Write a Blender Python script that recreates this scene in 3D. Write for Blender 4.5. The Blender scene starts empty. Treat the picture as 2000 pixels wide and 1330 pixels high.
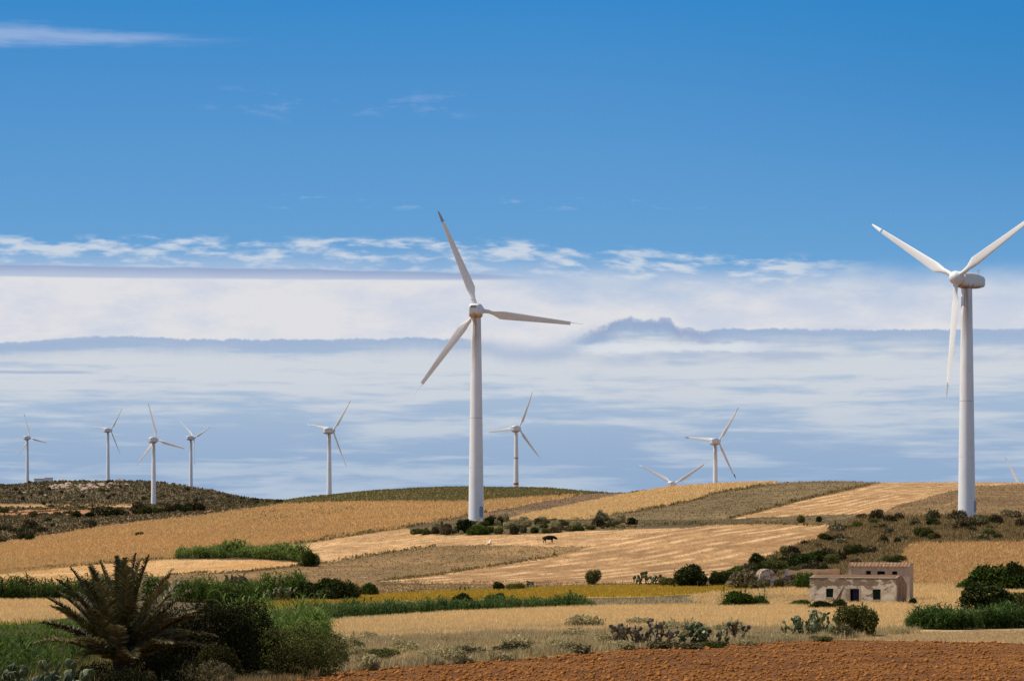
import bpy, math, random
import numpy as np
from mathutils import Matrix, Vector, Euler
R=math.radians
random.seed(7); rng=np.random.default_rng(7)
sc=bpy.context.scene; col=sc.collection
F=5555.0; HOR=985.0; CX=1000.0          # focal length in photo pixels (100 mm lens), horizon row, centre column
CAMZ=20.0
def lin(c):
    c=np.asarray(c,float)/255.0
    return np.where(c<=.04045,c/12.92,((c+.055)/1.055)**2.4)
def L4(c,k=1.0): return tuple(float(v)*k for v in lin(c))+(1.0,)
# ------------------------------------------------------------------ camera
cam=bpy.data.cameras.new('camera'); camo=bpy.data.objects.new('camera',cam); col.objects.link(camo)
camo.location=(0,0,CAMZ); camo.rotation_euler=(R(90),0,0)
cam.sensor_width=36; cam.lens=100.0; cam.shift_y=(HOR-665)/2000.0
cam.clip_start=1; cam.clip_end=60000
sc.camera=camo
sc.view_settings.view_transform='Standard'; sc.view_settings.look='None'; sc.view_settings.exposure=0.0; sc.view_settings.gamma=1.0
# ------------------------------------------------------------------ sun
SUN_EL=58; SUN_AZ=-84      # azimuth clockwise from the view direction (+Y): from the left, a little behind the turbines
sd=Vector((math.sin(R(SUN_AZ))*math.cos(R(SUN_EL)), math.cos(R(SUN_AZ))*math.cos(R(SUN_EL)), math.sin(R(SUN_EL))))
sun=bpy.data.lights.new('sun','SUN'); sun.energy=4.5; sun.angle=R(.53); sun.color=(1,.94,.84)
suno=bpy.data.objects.new('sun',sun); suno.rotation_euler=sd.to_track_quat('Z','Y').to_euler(); suno.location=(0,0,400); col.objects.link(suno)
# ------------------------------------------------------------------ world: Nishita sky + cloud bands near the horizon
W=bpy.data.worlds.new('World'); sc.world=W; W.use_nodes=True; NT=W.node_tree; NT.nodes.clear()
class E:
    def __init__(s,o): s.o=o
    def _m(s,op,b=None,c=None): return mth(op,s,b,c)
    def __add__(s,b): return mth('ADD',s,b)
    def __radd__(s,b): return mth('ADD',s,b)
    def __sub__(s,b): return mth('SUBTRACT',s,b)
    def __rsub__(s,b): return mth('SUBTRACT',b,s)
    def __mul__(s,b): return mth('MULTIPLY',s,b)
    def __rmul__(s,b): return mth('MULTIPLY',s,b)
    def __truediv__(s,b): return mth('DIVIDE',s,b)
def plug(nt,sock,v):
    if isinstance(v,E): nt.links.new(v.o,sock)
    elif v is not None: sock.default_value=v
CUR=[NT]
def mth(op,a,b=None,c=None,clamp=False):
    nt=CUR[0]; n=nt.nodes.new('ShaderNodeMath'); n.operation=op; n.use_clamp=clamp
    plug(nt,n.inputs[0],a); plug(nt,n.inputs[1],b); plug(nt,n.inputs[2],c); return E(n.outputs[0])
def ss(x,a,b,lo=0.0,hi=1.0,kind='SMOOTHSTEP'):
    nt=CUR[0]; n=nt.nodes.new('ShaderNodeMapRange'); n.interpolation_type=kind; n.clamp=True
    if a>b: a,b,lo,hi=b,a,hi,lo
    plug(nt,n.inputs[0],x)
    for i,v in zip((1,2,3,4),(a,b,lo,hi)): n.inputs[i].default_value=v
    return E(n.outputs[0])
def win(x,a,b,c,d): return ss(x,a,b)*ss(x,d,c)
def vec(x,y,z=0.0):
    nt=CUR[0]; n=nt.nodes.new('ShaderNodeCombineXYZ')
    for i,v in enumerate((x,y,z)): plug(nt,n.inputs[i],v)
    return E(n.outputs[0])
def noise(v,scale=1.0,detail=4.0,rough=.55,color=False,dist=0.0):
    nt=CUR[0]; n=nt.nodes.new('ShaderNodeTexNoise'); plug(nt,n.inputs['Vector'],v)
    n.inputs['Scale'].default_value=scale; n.inputs['Detail'].default_value=detail; n.inputs['Roughness'].default_value=rough; n.inputs['Distortion'].default_value=dist
    return E(n.outputs['Color' if color else 'Fac'])
def mix(f,a,b,mode='MIX'):
    nt=CUR[0]; n=nt.nodes.new('ShaderNodeMix'); n.data_type='RGBA'; n.blend_type=mode
    plug(nt,n.inputs[0],f)
    for s,v in ((n.inputs[6],a),(n.inputs[7],b)): plug(nt,s,v)
    return E(n.outputs[2])
def ramp(x,stops):
    nt=CUR[0]; n=nt.nodes.new('ShaderNodeValToRGB'); plug(nt,n.inputs[0],x); cr=n.color_ramp
    while len(cr.elements)>1: cr.elements.remove(cr.elements[-1])
    cr.elements[0].position=stops[0][0]; cr.elements[0].color=stops[0][1]
    for p,c in stops[1:]:
        e=cr.elements.new(p); e.color=c
    return E(n.outputs[0])
def curve(x,x0,x1,pts,y0,y1):
    """float curve: x in x0..x1 -> y"""
    t=(x-x0)/(x1-x0); nt=CUR[0]; n=nt.nodes.new('ShaderNodeFloatCurve'); plug(nt,n.inputs['Value'],t)
    cv=n.mapping.curves[0]; P=[((a-x0)/(x1-x0),(b-y0)/(y1-y0)) for a,b in pts]
    cv.points[0].location=P[0]; cv.points[1].location=P[-1]
    for p in P[1:-1]: cv.points.new(*p)
    n.mapping.update(); return E(n.outputs[0])*(y1-y0)+y0
tc=NT.nodes.new('ShaderNodeTexCoord'); sp=NT.nodes.new('ShaderNodeSeparateXYZ'); NT.links.new(tc.outputs['Generated'],sp.inputs[0])
dx,dy,dz=[E(o) for o in sp.outputs]
az=mth('ARCTAN2',dx,dy); hr=mth('SQRT',dx*dx+dy*dy)
X=az*F+CX; Yr=HOR-(dz/mth('MAXIMUM',hr,.02))*F      # angles written in units of 1/5555 rad
Dn=noise(vec(X*.004,Yr*.02,3.),1,3)-.5
Y=Yr+Dn*10.
sky=ramp((Yr+1400.)/2500.,[(0.,L4((26,84,160))),(.4,L4((38,112,186))),(.56,L4((58,138,204))),(.64,L4((82,148,208))),(.715,L4((98,158,212))),(.79,L4((112,168,216))),(.95,L4((130,168,206))),(1.,L4((128,160,194)))])
sky=mix(ss(X,1000,2300,0,.6)*ss(Yr,600,0),sky,L4((38,128,192)))
def over(base,m,c): return mix(m,base,c)
c=sky
# veil + puffs
Yp=Y-ss(X,900,1500,0,34)
n1=noise(vec(X*.0125,Yp*.05,1.),1,4,.5); 
n1b=noise(vec(X*.03,Yp*.09,7.),1,4,.6)
puff=ss(n1*.8+n1b*.2+win(Yp,462,480,500,535)*.08,.50,.70)*win(Yp,458,476,512,545)*ss(X,1750,1500)
veil=ss(Yp,470,545,0,.62)*ss(noise(vec(X*.003,Yr*.01,9.),1,3),.3,.6,.55,1.)
c=over(c,veil,L4((196,208,228)))
c=over(c,puff*.78,L4((217,223,232)))
# bright sheet
sn=noise(vec(X*.0035,Yr*.009,5.),1,5,.6)
left=ss(Y,541,550); right=ss(Yr+(sn-.5)*90.,515,612)
sel=ss(X,850,1120)
sheet=left*(1.-sel)+right*sel
sheetcol=mix(ss(sn,.34,.56),L4((208,214,228)),L4((228,227,230)))
c=over(c,sheet*.95,sheetcol)
# thin blue-grey line cloud
lc0=(noise(vec(X*.006,0.,71.),1,3,.5)-.5)*10.
lc=lc0+curve(X,-400.,1100.,[(-400,525),(0,525),(500,527),(900,533),(1060,543),(1100,545)],500.,560.)
line=ss(Yr+Dn*5.-lc,-1.5,2.)*ss(Yr,549,543)*ss(X,1075,900)
c=over(c,line*.92,mix(ss(Yr-lc,0,20),L4((152,170,205)),L4((184,196,219))))
# lower cloud deck
ed=curve(X,-500.,2500.,[(-500,668),(0,674),(90,668),(230,660),(400,664),(650,663),(850,660),(950,668),(1050,680),(1120,662),(1180,638),(1240,624),(1300,630),(1370,646),(1430,643),(1700,646),(2000,648),(2500,655)],600.,700.)
bump=(noise(vec(X*.018,0.,2.),1,4,.6)-.5)*16.+(noise(vec(X*.07,Yr*.05,2.),1,3,.6)-.5)*9.
hmp=win(X,1090,1170,1340,1420)
bump=bump+hmp*((noise(vec(X*.018,Yr*.018,61.),1,5,.55)-.5)*44.+(noise(vec(X*.09,Yr*.09,62.),1,3,.6)-.5)*10.)
d=Yr-ed+bump
soft=ss(X,880,960)*ss(X,1200,1100)
sf2=mth('MINIMUM',hmp*.6+ss(noise(vec(X*.004,0.,81.),1,2),.45,.65)*.25,1.)
d0=ss(d,-2,3)*(1.-sf2)+ss(d,-5,12)*sf2
deck=d0*(1.-soft)+ss(d,-22,24)*soft
st=noise(vec(X*.0032,Yr*.021,11.),1,5,.58,dist=.4)
st2=noise(vec(X*.0011,Yr*.012,21.),1,3,.5)
blue=mix(ss(Yr,720,960),L4((171,192,216)),L4((146,173,206)))
white=mix(ss(Yr,700,960),L4((212,217,224)),L4((182,198,217)))
st3=noise(vec(X*.0042,Yr*.055,91.),1,4,.55)
low=(st*.5+st2*.3+st3*.41)-ss(Yr,700,940,0,.02)+win(Yr,678,700,740,800)*.08
body=mix(ss(low,.54,.70),blue,white)
dk=mix(win(X,1100,1180,1350,1430),L4((160,181,211)),L4((146,166,202)))
deckc=mix(ss(d,0,44)*.9+.05,dk,body)
c=over(c,deck,deckc)
# white wisps under the hump, thin blue streak at left
w3=win(Yr+Dn*22.+(noise(vec(X*.008,0.,95.),1,4,.6)-.5)*12.,684,694,698,722)*ss(X,960,1250)*ss(noise(vec(X*.005,Yr*.02,97.),1,3),.35,.6)
c=over(c,w3*.6,L4((158,179,210)))
w1=win(Yr+(noise(vec(X*.022,Yr*.05,31.),1,5,.65)-.5)*26.,664,677,684,692)*win(X,1090,1170,1420,1560)
c=over(c,w1*.85,L4((222,226,233)))
w2=win(Yr+Dn*6.,726,729,732,735)*ss(X,215,150)
c=over(c,w2*.7,L4((160,178,212)))
# high cirrus, top left
hw=mth('MAXIMUM',25.-X*.046,0.)
cd=mth('ABSOLUTE',Yr-(84.+(noise(vec(X*.009,1.,41.),1,3)-.5)*16.))
ci=ss(cd-hw+(noise(vec(X*.007,Yr*.07,42.),1,5,.6)-.5)*34.,8,-22)*ss(X,540,260)
c=over(c,ci*.6,L4((172,192,228)))
cn=noise(vec(X*.008,Yr*.03,51.),1,4,.6)
c2=ss(cn,.52,.72)*win(Yr,165,200,215,250)*win(X,380,440,860,950)
c=over(c,c2*.32,L4((165,185,228)))
c3=ss(noise(vec(X*.013,Yr*.05,55.),1,3,.6),.56,.7)*win(Yr,375,392,400,415)*win(X,500,560,1300,1500)
c=over(c,c3*.3,L4((175,198,232)))
st_=NT.nodes.new('ShaderNodeTexSky'); st_.sky_type='NISHITA'; st_.sun_disc=False; st_.sun_elevation=R(SUN_EL); st_.sun_rotation=R(SUN_AZ); st_.air_density=1.0; st_.dust_density=.6
WS=.1
n=NT.nodes.new('ShaderNodeMix'); n.data_type='RGBA'; n.blend_type='MULTIPLY'; n.inputs[0].default_value=1; plug(NT,n.inputs[6],c); n.inputs[7].default_value=(1/WS*.98,)*3+(1,)
c10=E(n.outputs[2])
up=ss(Yr,-700,-2200)
fin=mix(up,c10,mix(.35,E(st_.outputs[0]),(4.6,4.7,5.0,1.)))
bg=NT.nodes.new('ShaderNodeBackground'); plug(NT,bg.inputs[0],fin); bg.inputs[1].default_value=WS
wo=NT.nodes.new('ShaderNodeOutputWorld'); NT.links.new(bg.outputs[0],wo.inputs[0])
# ------------------------------------------------------------------ numpy noise
_tab=rng.random((256,256))
def vn(x,y,s=0):
    x=np.asarray(x,float)+s*17.3; y=np.asarray(y,float)+s*9.1
    i=np.floor(x).astype(int); j=np.floor(y).astype(int); fx=x-i; fy=y-j
    fx=fx*fx*(3-2*fx); fy=fy*fy*(3-2*fy)
    g=lambda a,b:_tab[a%256,b%256]
    return (g(i,j)*(1-fx)+g(i+1,j)*fx)*(1-fy)+(g(i,j+1)*(1-fx)+g(i+1,j+1)*fx)*fy
def fbm(x,y,o=4,s=0):
    a=0;t=0;k=1.
    for q in range(o): a=a+k*vn(x*2**q,y*2**q,s+q*3); t+=k; k*=.55
    return a/t
# ------------------------------------------------------------------ terrain heights
XC=np.array([-300,0,120,250,380,440,500,600,750,900,1050,1200,1350,1500,1640,1750,1890,2000,2300.])
def zz(v): return ('z',v)
CT=[(20,zz(-6.)),(60,zz(-6.8)),(100,zz(-7.4)),(150,zz(-9.)),(200,zz(-10.)),(250,zz(-11.)),(300,zz(-12.)),(370,zz(-13.2)),
(430,{0:1162,600:1158,1000:1150,1250:1147,1500:1145,1750:1150,2000:1152}),
(480,{0:1140,250:1132,500:1128,750:1127,1000:1122,1250:1118,1500:1112,1640:1105,1750:1095,2000:1090}),
(540,{0:1112,250:1104,500:1092,750:1080,1000:1062,1250:1060,1500:1045,1640:1035,1750:1022,1890:1010,2000:1008}),
(600,{0:1085,250:1072,500:1055,750:1033,930:1020,1250:1016,1500:1010,1640:1003,1750:985,1890:975,2000:978}),
(700,{0:1055,250:1033,500:1012,750:998,930:992,1250:982,1500:965,1640:957,1750:955,2000:957}),
(800,{0:1035,250:1014,500:998,750:983,930:976,1200:966,1300:956,1400:947,1500:944,1640:940,1750:942,1890:942,2000:943,2300:946}),
(950,{0:1015,250:1000,500:986,600:974,750:958,900:951,1050:954,1140:960,1200:965,1300:966,1500:958,2000:955}),
(1100,{0:1008,250:996,500:982,600:980,750:968,900:962,1050:964,1200:985,1500:995,2000:995}),
(1300,{0:1003,250:992,380:990,500:978,600:984,750:985,1050:985,1200:1010,1500:1040,2000:1040}),
(1560,{0:998,250:990,500:980,600:986,1050:988,1200:1020,1321:1080,1500:1080,2000:1080}),
(1750,{0:985,250:990,300:992,400:990,500:981,1000:988,1200:1000,1350:1030,2000:1050}),
(2000,{0:966,120:958,250:956,380:968,440:976,500:980,600:988,2000:1010}),
(2300,{0:951,120:942,200:939,300:943,380:955,440:968,500:978,600:990,2000:1000}),
(2600,{0:950,120:944,210:944,300:950,380:962,440:974,500:981,600:990,2000:1000}),
(3200,{0:975,300:980,500:990,2000:1000}),(6000,zz(-15.)),(15000,zz(-20.)),(40000,zz(-30.))]
DC=np.array([a for a,_ in CT],float); ZC=np.zeros((len(DC),len(XC)))
for i,(Dk,s) in enumerate(CT):
    if isinstance(s,tuple): ZC[i]=s[1]
    else:
        ks=sorted(s); ZC[i]=(HOR-np.interp(XC,ks,[s[k] for k in ks]))*Dk/F
def hermite(xq,xk,yk):
    """monotone cubic along axis 0 of yk (2D)"""
    h=np.diff(xk); dl=np.diff(yk,axis=0)/h[:,None]; m=np.zeros_like(yk); m[0]=dl[0]; m[-1]=dl[-1]
    w1=2*h[1:]+h[:-1]; w2=h[1:]+2*h[:-1]; a=dl[:-1]; b=dl[1:]
    with np.errstate(all='ignore'): hm=(w1+w2)[:,None]/(w1[:,None]/a+w2[:,None]/b)
    m[1:-1]=np.where(a*b>0,hm,0)
    i=np.clip(np.searchsorted(xk,xq)-1,0,len(xk)-2); t=((xq-xk[i])/h[i])[:,None]; H=h[i][:,None]
    return (2*t**3-3*t**2+1)*yk[i]+(t**3-2*t**2+t)*H*m[i]+(-2*t**3+3*t**2)*yk[i+1]+(t**3-t**2)*H*m[i+1]
xg=np.concatenate([-60000*0+CX-F*np.geomspace(3.,.215,22),np.arange(-190,2191,2.6),CX+F*np.geomspace(.217,3.,22)])
dg=np.concatenate([np.geomspace(12,140,40)[:-1],np.geomspace(140,1000,560)[:-1],np.geomspace(1000,2700,250)[:-1],np.geomspace(2700,40000,30)])
Zx=hermite(np.clip(xg,-300,2300),XC,ZC.T.copy()).T            # D controls x columns
Zg=hermite(dg,DC,Zx)
k=np.exp(-np.linspace(-2,2,31)**2); k/=k.sum()
Zp=np.pad(Zg,((0,0),(15,15)),mode='edge'); Zg=sum(k[q]*Zp[:,q:q+Zg.shape[1]] for q in range(31))
XX,DD=np.meshgrid(xg,dg); WX=(XX-CX)/F*DD
Zg=Zg+(fbm(WX/60,DD/60,3,1)-.5)*np.interp(DD,[100,400,900,2500],[.3,.5,1.2,5.])*1.0+(fbm(WX/9,DD/9,3,5)-.5)*np.interp(DD,[60,400,900,1500,2500],[.1,.22,.4,2.,3.])
ROW=HOR-Zg/DD*F
CUM=np.minimum.accumulate(ROW,axis=0)
def zat(X_,D_):
    px=CX+np.asarray(X_,float)/D_*F
    i=np.interp(px,xg,np.arange(len(xg))); j=np.interp(D_,dg,np.arange(len(dg)))
    i0=np.clip(i.astype(int) if hasattr(i,'astype') else int(i),0,len(xg)-2); j0=np.clip(j.astype(int) if hasattr(j,'astype') else int(j),0,len(dg)-2)
    a=i-i0;b=j-j0
    return (Zg[j0,i0]*(1-a)+Zg[j0,i0+1]*a)*(1-b)+(Zg[j0+1,i0]*(1-a)+Zg[j0+1,i0+1]*a)*b+CAMZ
def place(px,row):
    """world point of the ground seen in direction (px,row)"""
    i=int(round(np.interp(px,xg,np.arange(len(xg))))); c_=CUM[:,i]
    j=int(np.argmax(c_<=row)) if (c_<=row).any() else int(np.argmin(c_))
    D_=dg[j]
    if j>0 and c_[j]<row: 
        t=(c_[j-1]-row)/max(c_[j-1]-c_[j],1e-6); D_=dg[j-1]+(dg[j]-dg[j-1])*min(max(t,0),1)
    X_=(px-CX)/F*D_
    return Vector((X_,D_,float(zat(np.array([X_]),np.array([D_]))[0])))
def at(px,D_,dz=0.):
    X_=(px-CX)/F*D_; return Vector((X_,D_,float(zat(np.array([X_]),np.array([D_],float))[0])+dz))
# ------------------------------------------------------------------ fields: polygons in view angle, mapped onto the land
def inpoly(x,y,P):
    P=np.array(P,float); r=np.zeros(x.shape,bool); n_=len(P)
    for a in range(n_):
        x0,y0=P[a]; x1,y1=P[(a+1)%n_]
        if y0==y1: continue
        cnd=((y>min(y0,y1))&(y<=max(y0,y1)))
        xi=x0+(y-y0)/(y1-y0)*(x1-x0)
        r^=cnd&(x<xi)
    return r
EXPO=1.18
def A(c,k=1.): return lin(c)/EXPO*k
# name, polygon, colour a, colour b, noise scale (m), amount, stripes(two image points, spacing m, strength)
FIELDS=[
('hill_grass',[(520,900),(1260,900),(1260,975),(1220,1000),(500,1000)],(100,94,52),(150,124,76),12,1.,None),
('golden_field',[(-400,1082),(0,1062),(180,1033),(250,1024),(400,1007),(490,994),(560,985),(700,981),(912,980),(1000,975),(1140,966),(1052,982),(951,1000),(895,1011),(846,1018),(790,1030),(700,1043),(574,1063),(480,1078),(336,1090),(280,1094),(157,1105),(0,1121),(-400,1150)],(200,154,92),(180,142,82),25,1.,None),
('earth_bank',[(895,1013),(951,999),(1052,981),(1133,967),(1222,958),(1240,964),(1150,985),(1050,999),(975,1012),(960,1020)],(112,86,60),(140,108,74),10,1.,None),
('wheat_field',[(965,1019),(1060,998),(1130,984),(1200,970),(1270,958),(1320,950),(1400,940),(1535,938),(1510,945),(1460,952),(1398,962),(1350,977),(1300,988),(1245,997),(1157,1012),(1105,1016)],(214,170,112),(196,150,92),12,1.,None),
('fallow_field',[(1150,1014),(1245,997),(1300,988),(1350,978),(1398,962),(1460,953),(1510,945),(1560,930),(1760,930),(1720,943),(1580,973),(1489,997),(1422,1013),(1150,1018)],(114,94,60),(130,108,70),18,.9,((1300,1000),(1600,955),5.,.16)),
('stubble_field',[(1410,1016),(1489,997),(1580,973),(1718,943),(1740,930),(2400,930),(2400,946),(1990,945),(1900,950),(1830,966),(1760,985),(1715,1001),(1650,1016)],(188,146,96),(166,126,82),9,1.3,((1480,1003),(1760,958),4.6,1.)),
('fallow_field',[(1650,1016),(1715,1001),(1760,985),(1830,966),(1900,950),(1990,945),(2400,946),(2400,1012),(1640,1018)],(124,96,60),(142,112,72),12,1.,None),
('field_margin',[(800,1042),(880,1012),(1000,1014),(1150,1013),(1420,1013),(1700,1002),(1680,1028),(1500,1023),(1300,1025),(1200,1034),(1000,1044),(850,1046)],(124,100,66),(96,84,52),6,1.,None),
('stubble_field',[(565,1064),(650,1052),(790,1031),(850,1045),(1000,1044),(1200,1034),(1350,1030),(1200,1052),(1157,1066),(1100,1068),(950,1063),(850,1067),(760,1078),(690,1091),(640,1100),(600,1100)],(205,162,112),(180,138,90),10,1.3,((640,1085),(950,1052),5.,.75)),
('fallow_field',[(250,1160),(300,1125),(350,1121),(480,1118),(600,1102),(690,1091),(760,1078),(850,1067),(950,1063),(1100,1068),(1157,1066),(1087,1087),(965,1105),(867,1121),(737,1135),(740,1141),(1240,1141),(1240,1150),(1035,1150),(650,1170),(400,1175)],(134,106,66),(156,122,78),12,1.,None),
('stubble_field',[(737,1135),(867,1121),(965,1105),(1087,1087),(1157,1066),(1192,1052),(1350,1030),(1400,1024),(1560,1022),(1665,1027),(1650,1035),(1600,1052),(1520,1080),(1430,1112),(1380,1128),(1300,1138),(1050,1142),(800,1138)],(184,142,94),(162,122,80),9,1.3,((1100,1120),(1480,1060),5.4,1.)),
('stubble_field',[(-400,1150),(0,1121),(157,1105),(280,1094),(336,1092),(520,1094),(620,1102),(560,1106),(480,1113),(350,1122),(250,1130),(150,1140),(0,1149),(-400,1175)],(212,168,112),(200,150,90),14,.7,None),
('golden_field',[(1770,1062),(1850,1060),(2400,1056),(2400,1150),(1782,1150),(1768,1110),(1755,1095)],(172,128,72),(154,112,60),12,.8,None),
('wheat_field',[(1350,1165),(1500,1150),(1590,1150),(1780,1146),(2400,1146),(2400,1186),(1860,1187),(1500,1186),(1350,1180)],(205,162,98),(184,144,84),6,1.2,None),
('yellow_field',[(480,1184),(560,1172),(650,1167),(850,1156),(1035,1149),(1240,1144),(1600,1146),(1500,1154),(1350,1162),(1105,1169),(790,1174),(620,1186),(500,1192)],(186,158,54),(168,136,50),9,1.,None),
('wheat_field',[(-400,1176),(0,1175),(110,1172),(150,1180),(150,1205),(60,1216),(0,1220),(-400,1240)],(208,162,100),(190,146,84),8,.8,None),
('wheat_field',[(600,1222),(900,1200),(1160,1188),(1500,1184),(1860,1186),(1880,1200),(1740,1232),(1560,1228),(1300,1232),(1100,1240),(900,1243),(690,1256),(600,1262)],(226,186,130),(200,160,102),6,1.3,None),
('straw_verge',[(1620,1250),(1760,1236),(2400,1222),(2400,1262),(1700,1256)],(196,156,100),(176,138,86),5,1.,None),
('ploughed_field',[(-400,1420),(430,1338),(650,1312),(1000,1286),(1300,1261),(1600,1249),(2000,1255),(2400,1258),(2400,1900),(-400,1900)],(160,102,38),(130,80,28),3,1.,None),
]
ridx=CUM
wob=(fbm(WX/5,DD/12,3,9)-.5)
EX=XX+wob*np.interp(DD,[150,600,2500],[26,16,10]); EY=ridx+(fbm(WX/4,DD/9,3,13)-.5)*np.interp(DD,[150,300,600,1500],[7,4.,3.5,3])
C=np.zeros(XX.shape+(3,)); FID=np.zeros(XX.shape,int); SOIL=np.zeros(XX.shape)
# default land: verges near, maquis scrub far
big=fbm(WX/30,DD/30,4,21)[...,None]; mid=fbm(WX/7,DD/7,4,25)[...,None]
near=A((150,130,84))*(1-mid)+A((196,166,116))*mid
scrub=A((88,76,52))*(1-mid)+A((112,92,64))*mid
C[:]=np.where((DD<260)[...,None],near,scrub)
lg=((XX<560)&(DD<330))[...,None]; C[:]=np.where(lg,A((48,54,22))*(1-mid)+A((84,78,40))*mid,C)
lf=((XX<520)&(EY<1062)&(EY>986)&(DD>600)&(DD<1700)); tan=np.clip((fbm(WX/60,DD/22,3,33)-.5)*9,0,1)*lf
C=C*(1-tan[...,None]*.8)+A((168,122,78))*tan[...,None]*.8
for fi,(nm,P,ca,cb,ns,am,stp) in enumerate(FIELDS):
    m=inpoly(EX,EY,P)
    if nm!='golden_field' or P[0][0]>1000: pass
    if P[0][0]<520 and min(p[1] for p in P)<1100: m&=(DD<1150)
    if nm=='hill_grass': m&=(DD<1700)
    t=np.clip((fbm(WX/ns,DD/ns,4,40+fi)-.5)*3.+.5,0,1)[...,None]
    cc=A(ca)*(1-t)+A(cb)*t
    fine=(fbm(WX/1.1,DD/2.5,2,60+fi)[...,None]-.5)*.35*am
    cc=cc*(1+fine)
    if nm=='golden_field':
        q=np.clip((fbm(WX/26,DD/11,3,120)-.56)*7,0,1)*.55+np.clip((EY-1060)/60,0,1)*(XX<420)*.45; q=q[...,None]; cc=cc*(1-q)+A((158,136,82))*q
    if stp:
        p0=place(*stp[0]); p1=place(*stp[1]); v=(p1-p0); v.z=0; v.normalize()
        s=WX*v.y-DD*v.x; al=WX*v.x+DD*v.y
        s=s+(fbm(WX/40,DD/40,2,70)-.5)*10
        ph=s/stp[2]; rd=np.clip(1-np.abs((ph-np.floor(ph))-.5)/.30,0,1)
        dash=np.clip((vn(al/5.,np.floor(ph)*3.7,77)-.36)*2.8,0,1)*np.clip(.6+fbm(WX/9,DD/9,2,44)*1.1,0,1)
        g=(rd*dash*stp[3])[...,None]; cc=cc*(1-g)+A((232,190,138))*g
        gd=(np.clip(1-np.abs((ph-np.floor(ph))-.0)/.14,0,1)*stp[3]*.5)[...,None]; cc=cc*(1-gd)+A((140,104,62))*gd
    C[m]=cc[m]; FID[m]=fi+1
    if nm=='ploughed_field': SOIL[m]=1
# dark edge lines of uncut growth between fields
def edge(P,w,colr,k=.7):
    P=np.array(P,float); yy=np.interp(XX,P[:,0],P[:,1]); inx=(XX>P[0,0])&(XX<P[-1,0])
    g=np.clip(1-np.abs(EY-yy)/w,0,1)*inx*k*np.clip(.4+fbm(WX/6,DD/6,2,88),0,1); g=g[...,None]
    C[:]=C*(1-g)+A(colr)*g
edge([(0,1119),(157,1103),(280,1092),(340,1089)],5,(120,96,50))
edge([(574,1063),(650,1051),(790,1030),(895,1011)],3.5,(104,82,50))
edge([(330,1122),(480,1117),(560,1110),(700,1106)],5,(122,92,52))
edge([(640,1103),(760,1080),(850,1068)],2.5,(112,90,52))
edge([(230,1046),(400,1044),(560,1036),(700,1024)],3,(150,112,62),.5)
edge([(1150,1013),(1245,998),(1300,989),(1350,979),(1398,963),(1510,946),(1640,941)],2.6,(108,84,52))
edge([(1422,1013),(1489,997),(1580,973),(1720,943)],2.8,(112,80,52),.9)
edge([(1780,1010),(1840,990),(1900,965)],2.,(220,176,120),.4)
edge([(-300,1001),(250,1001)],6,(186,128,88),1.3); edge([(-300,988),(270,988)],5,(196,152,100),1.3)
edge([(640,1304),(760,1290),(900,1279),(1050,1270)],9,(226,196,156),1.)
# rocky pale ground on the far hill
hk=((DD>1900)&(DD<2500))*np.exp(-((XX-170)/90)**2)*np.clip((fbm(WX/14,DD/16,3,91)-.56)*10,0,1)
C=C*(1-hk[...,None]*.6)+A((166,142,114))*hk[...,None]*.6
def grid_mesh(name,sel):
    """terrain faces whose cells are selected -> one mesh with a colour attribute"""
    nr,nc=XX.shape; jj,ii=np.nonzero(sel)
    q=np.stack([jj*nc+ii,jj*nc+ii+1,(jj+1)*nc+ii+1,(jj+1)*nc+ii],1)
    u,inv=np.unique(q,return_inverse=True); inv=inv.reshape(q.shape)
    co=np.stack([WX.ravel()[u],DD.ravel()[u],Zg.ravel()[u]+CAMZ],1)
    me=mesh_np(name,co,inv)
    a=me.attributes.new('tint','FLOAT_COLOR','POINT'); cc=np.concatenate([C.reshape(-1,3)[u],np.ones((len(u),1))],1)
    a.data.foreach_set('color',cc.astype(np.float32).ravel())
    a=me.attributes.new('soil','FLOAT','POINT'); a.data.foreach_set('value',SOIL.ravel()[u].astype(np.float32))
    me.polygons.foreach_set('use_smooth',np.ones(len(q),bool))
    return me
def mesh_np(name,co,faces,smooth=False,mi=None):
    me=bpy.data.meshes.new(name); co=np.asarray(co,np.float32); faces=np.asarray(faces,np.int32); n_,k_=faces.shape
    me.vertices.add(len(co)); me.vertices.foreach_set('co',co.ravel())
    me.loops.add(n_*k_); me.loops.foreach_set('vertex_index',faces.ravel())
    me.polygons.add(n_); me.polygons.foreach_set('loop_start',np.arange(0,n_*k_,k_,dtype=np.int32)); me.polygons.foreach_set('loop_total',np.full(n_,k_,np.int32))
    if mi is not None: me.polygons.foreach_set('material_index',np.asarray(mi,np.int32))
    if smooth: me.polygons.foreach_set('use_smooth',np.ones(n_,bool))
    me.update(calc_edges=True); return me
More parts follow.
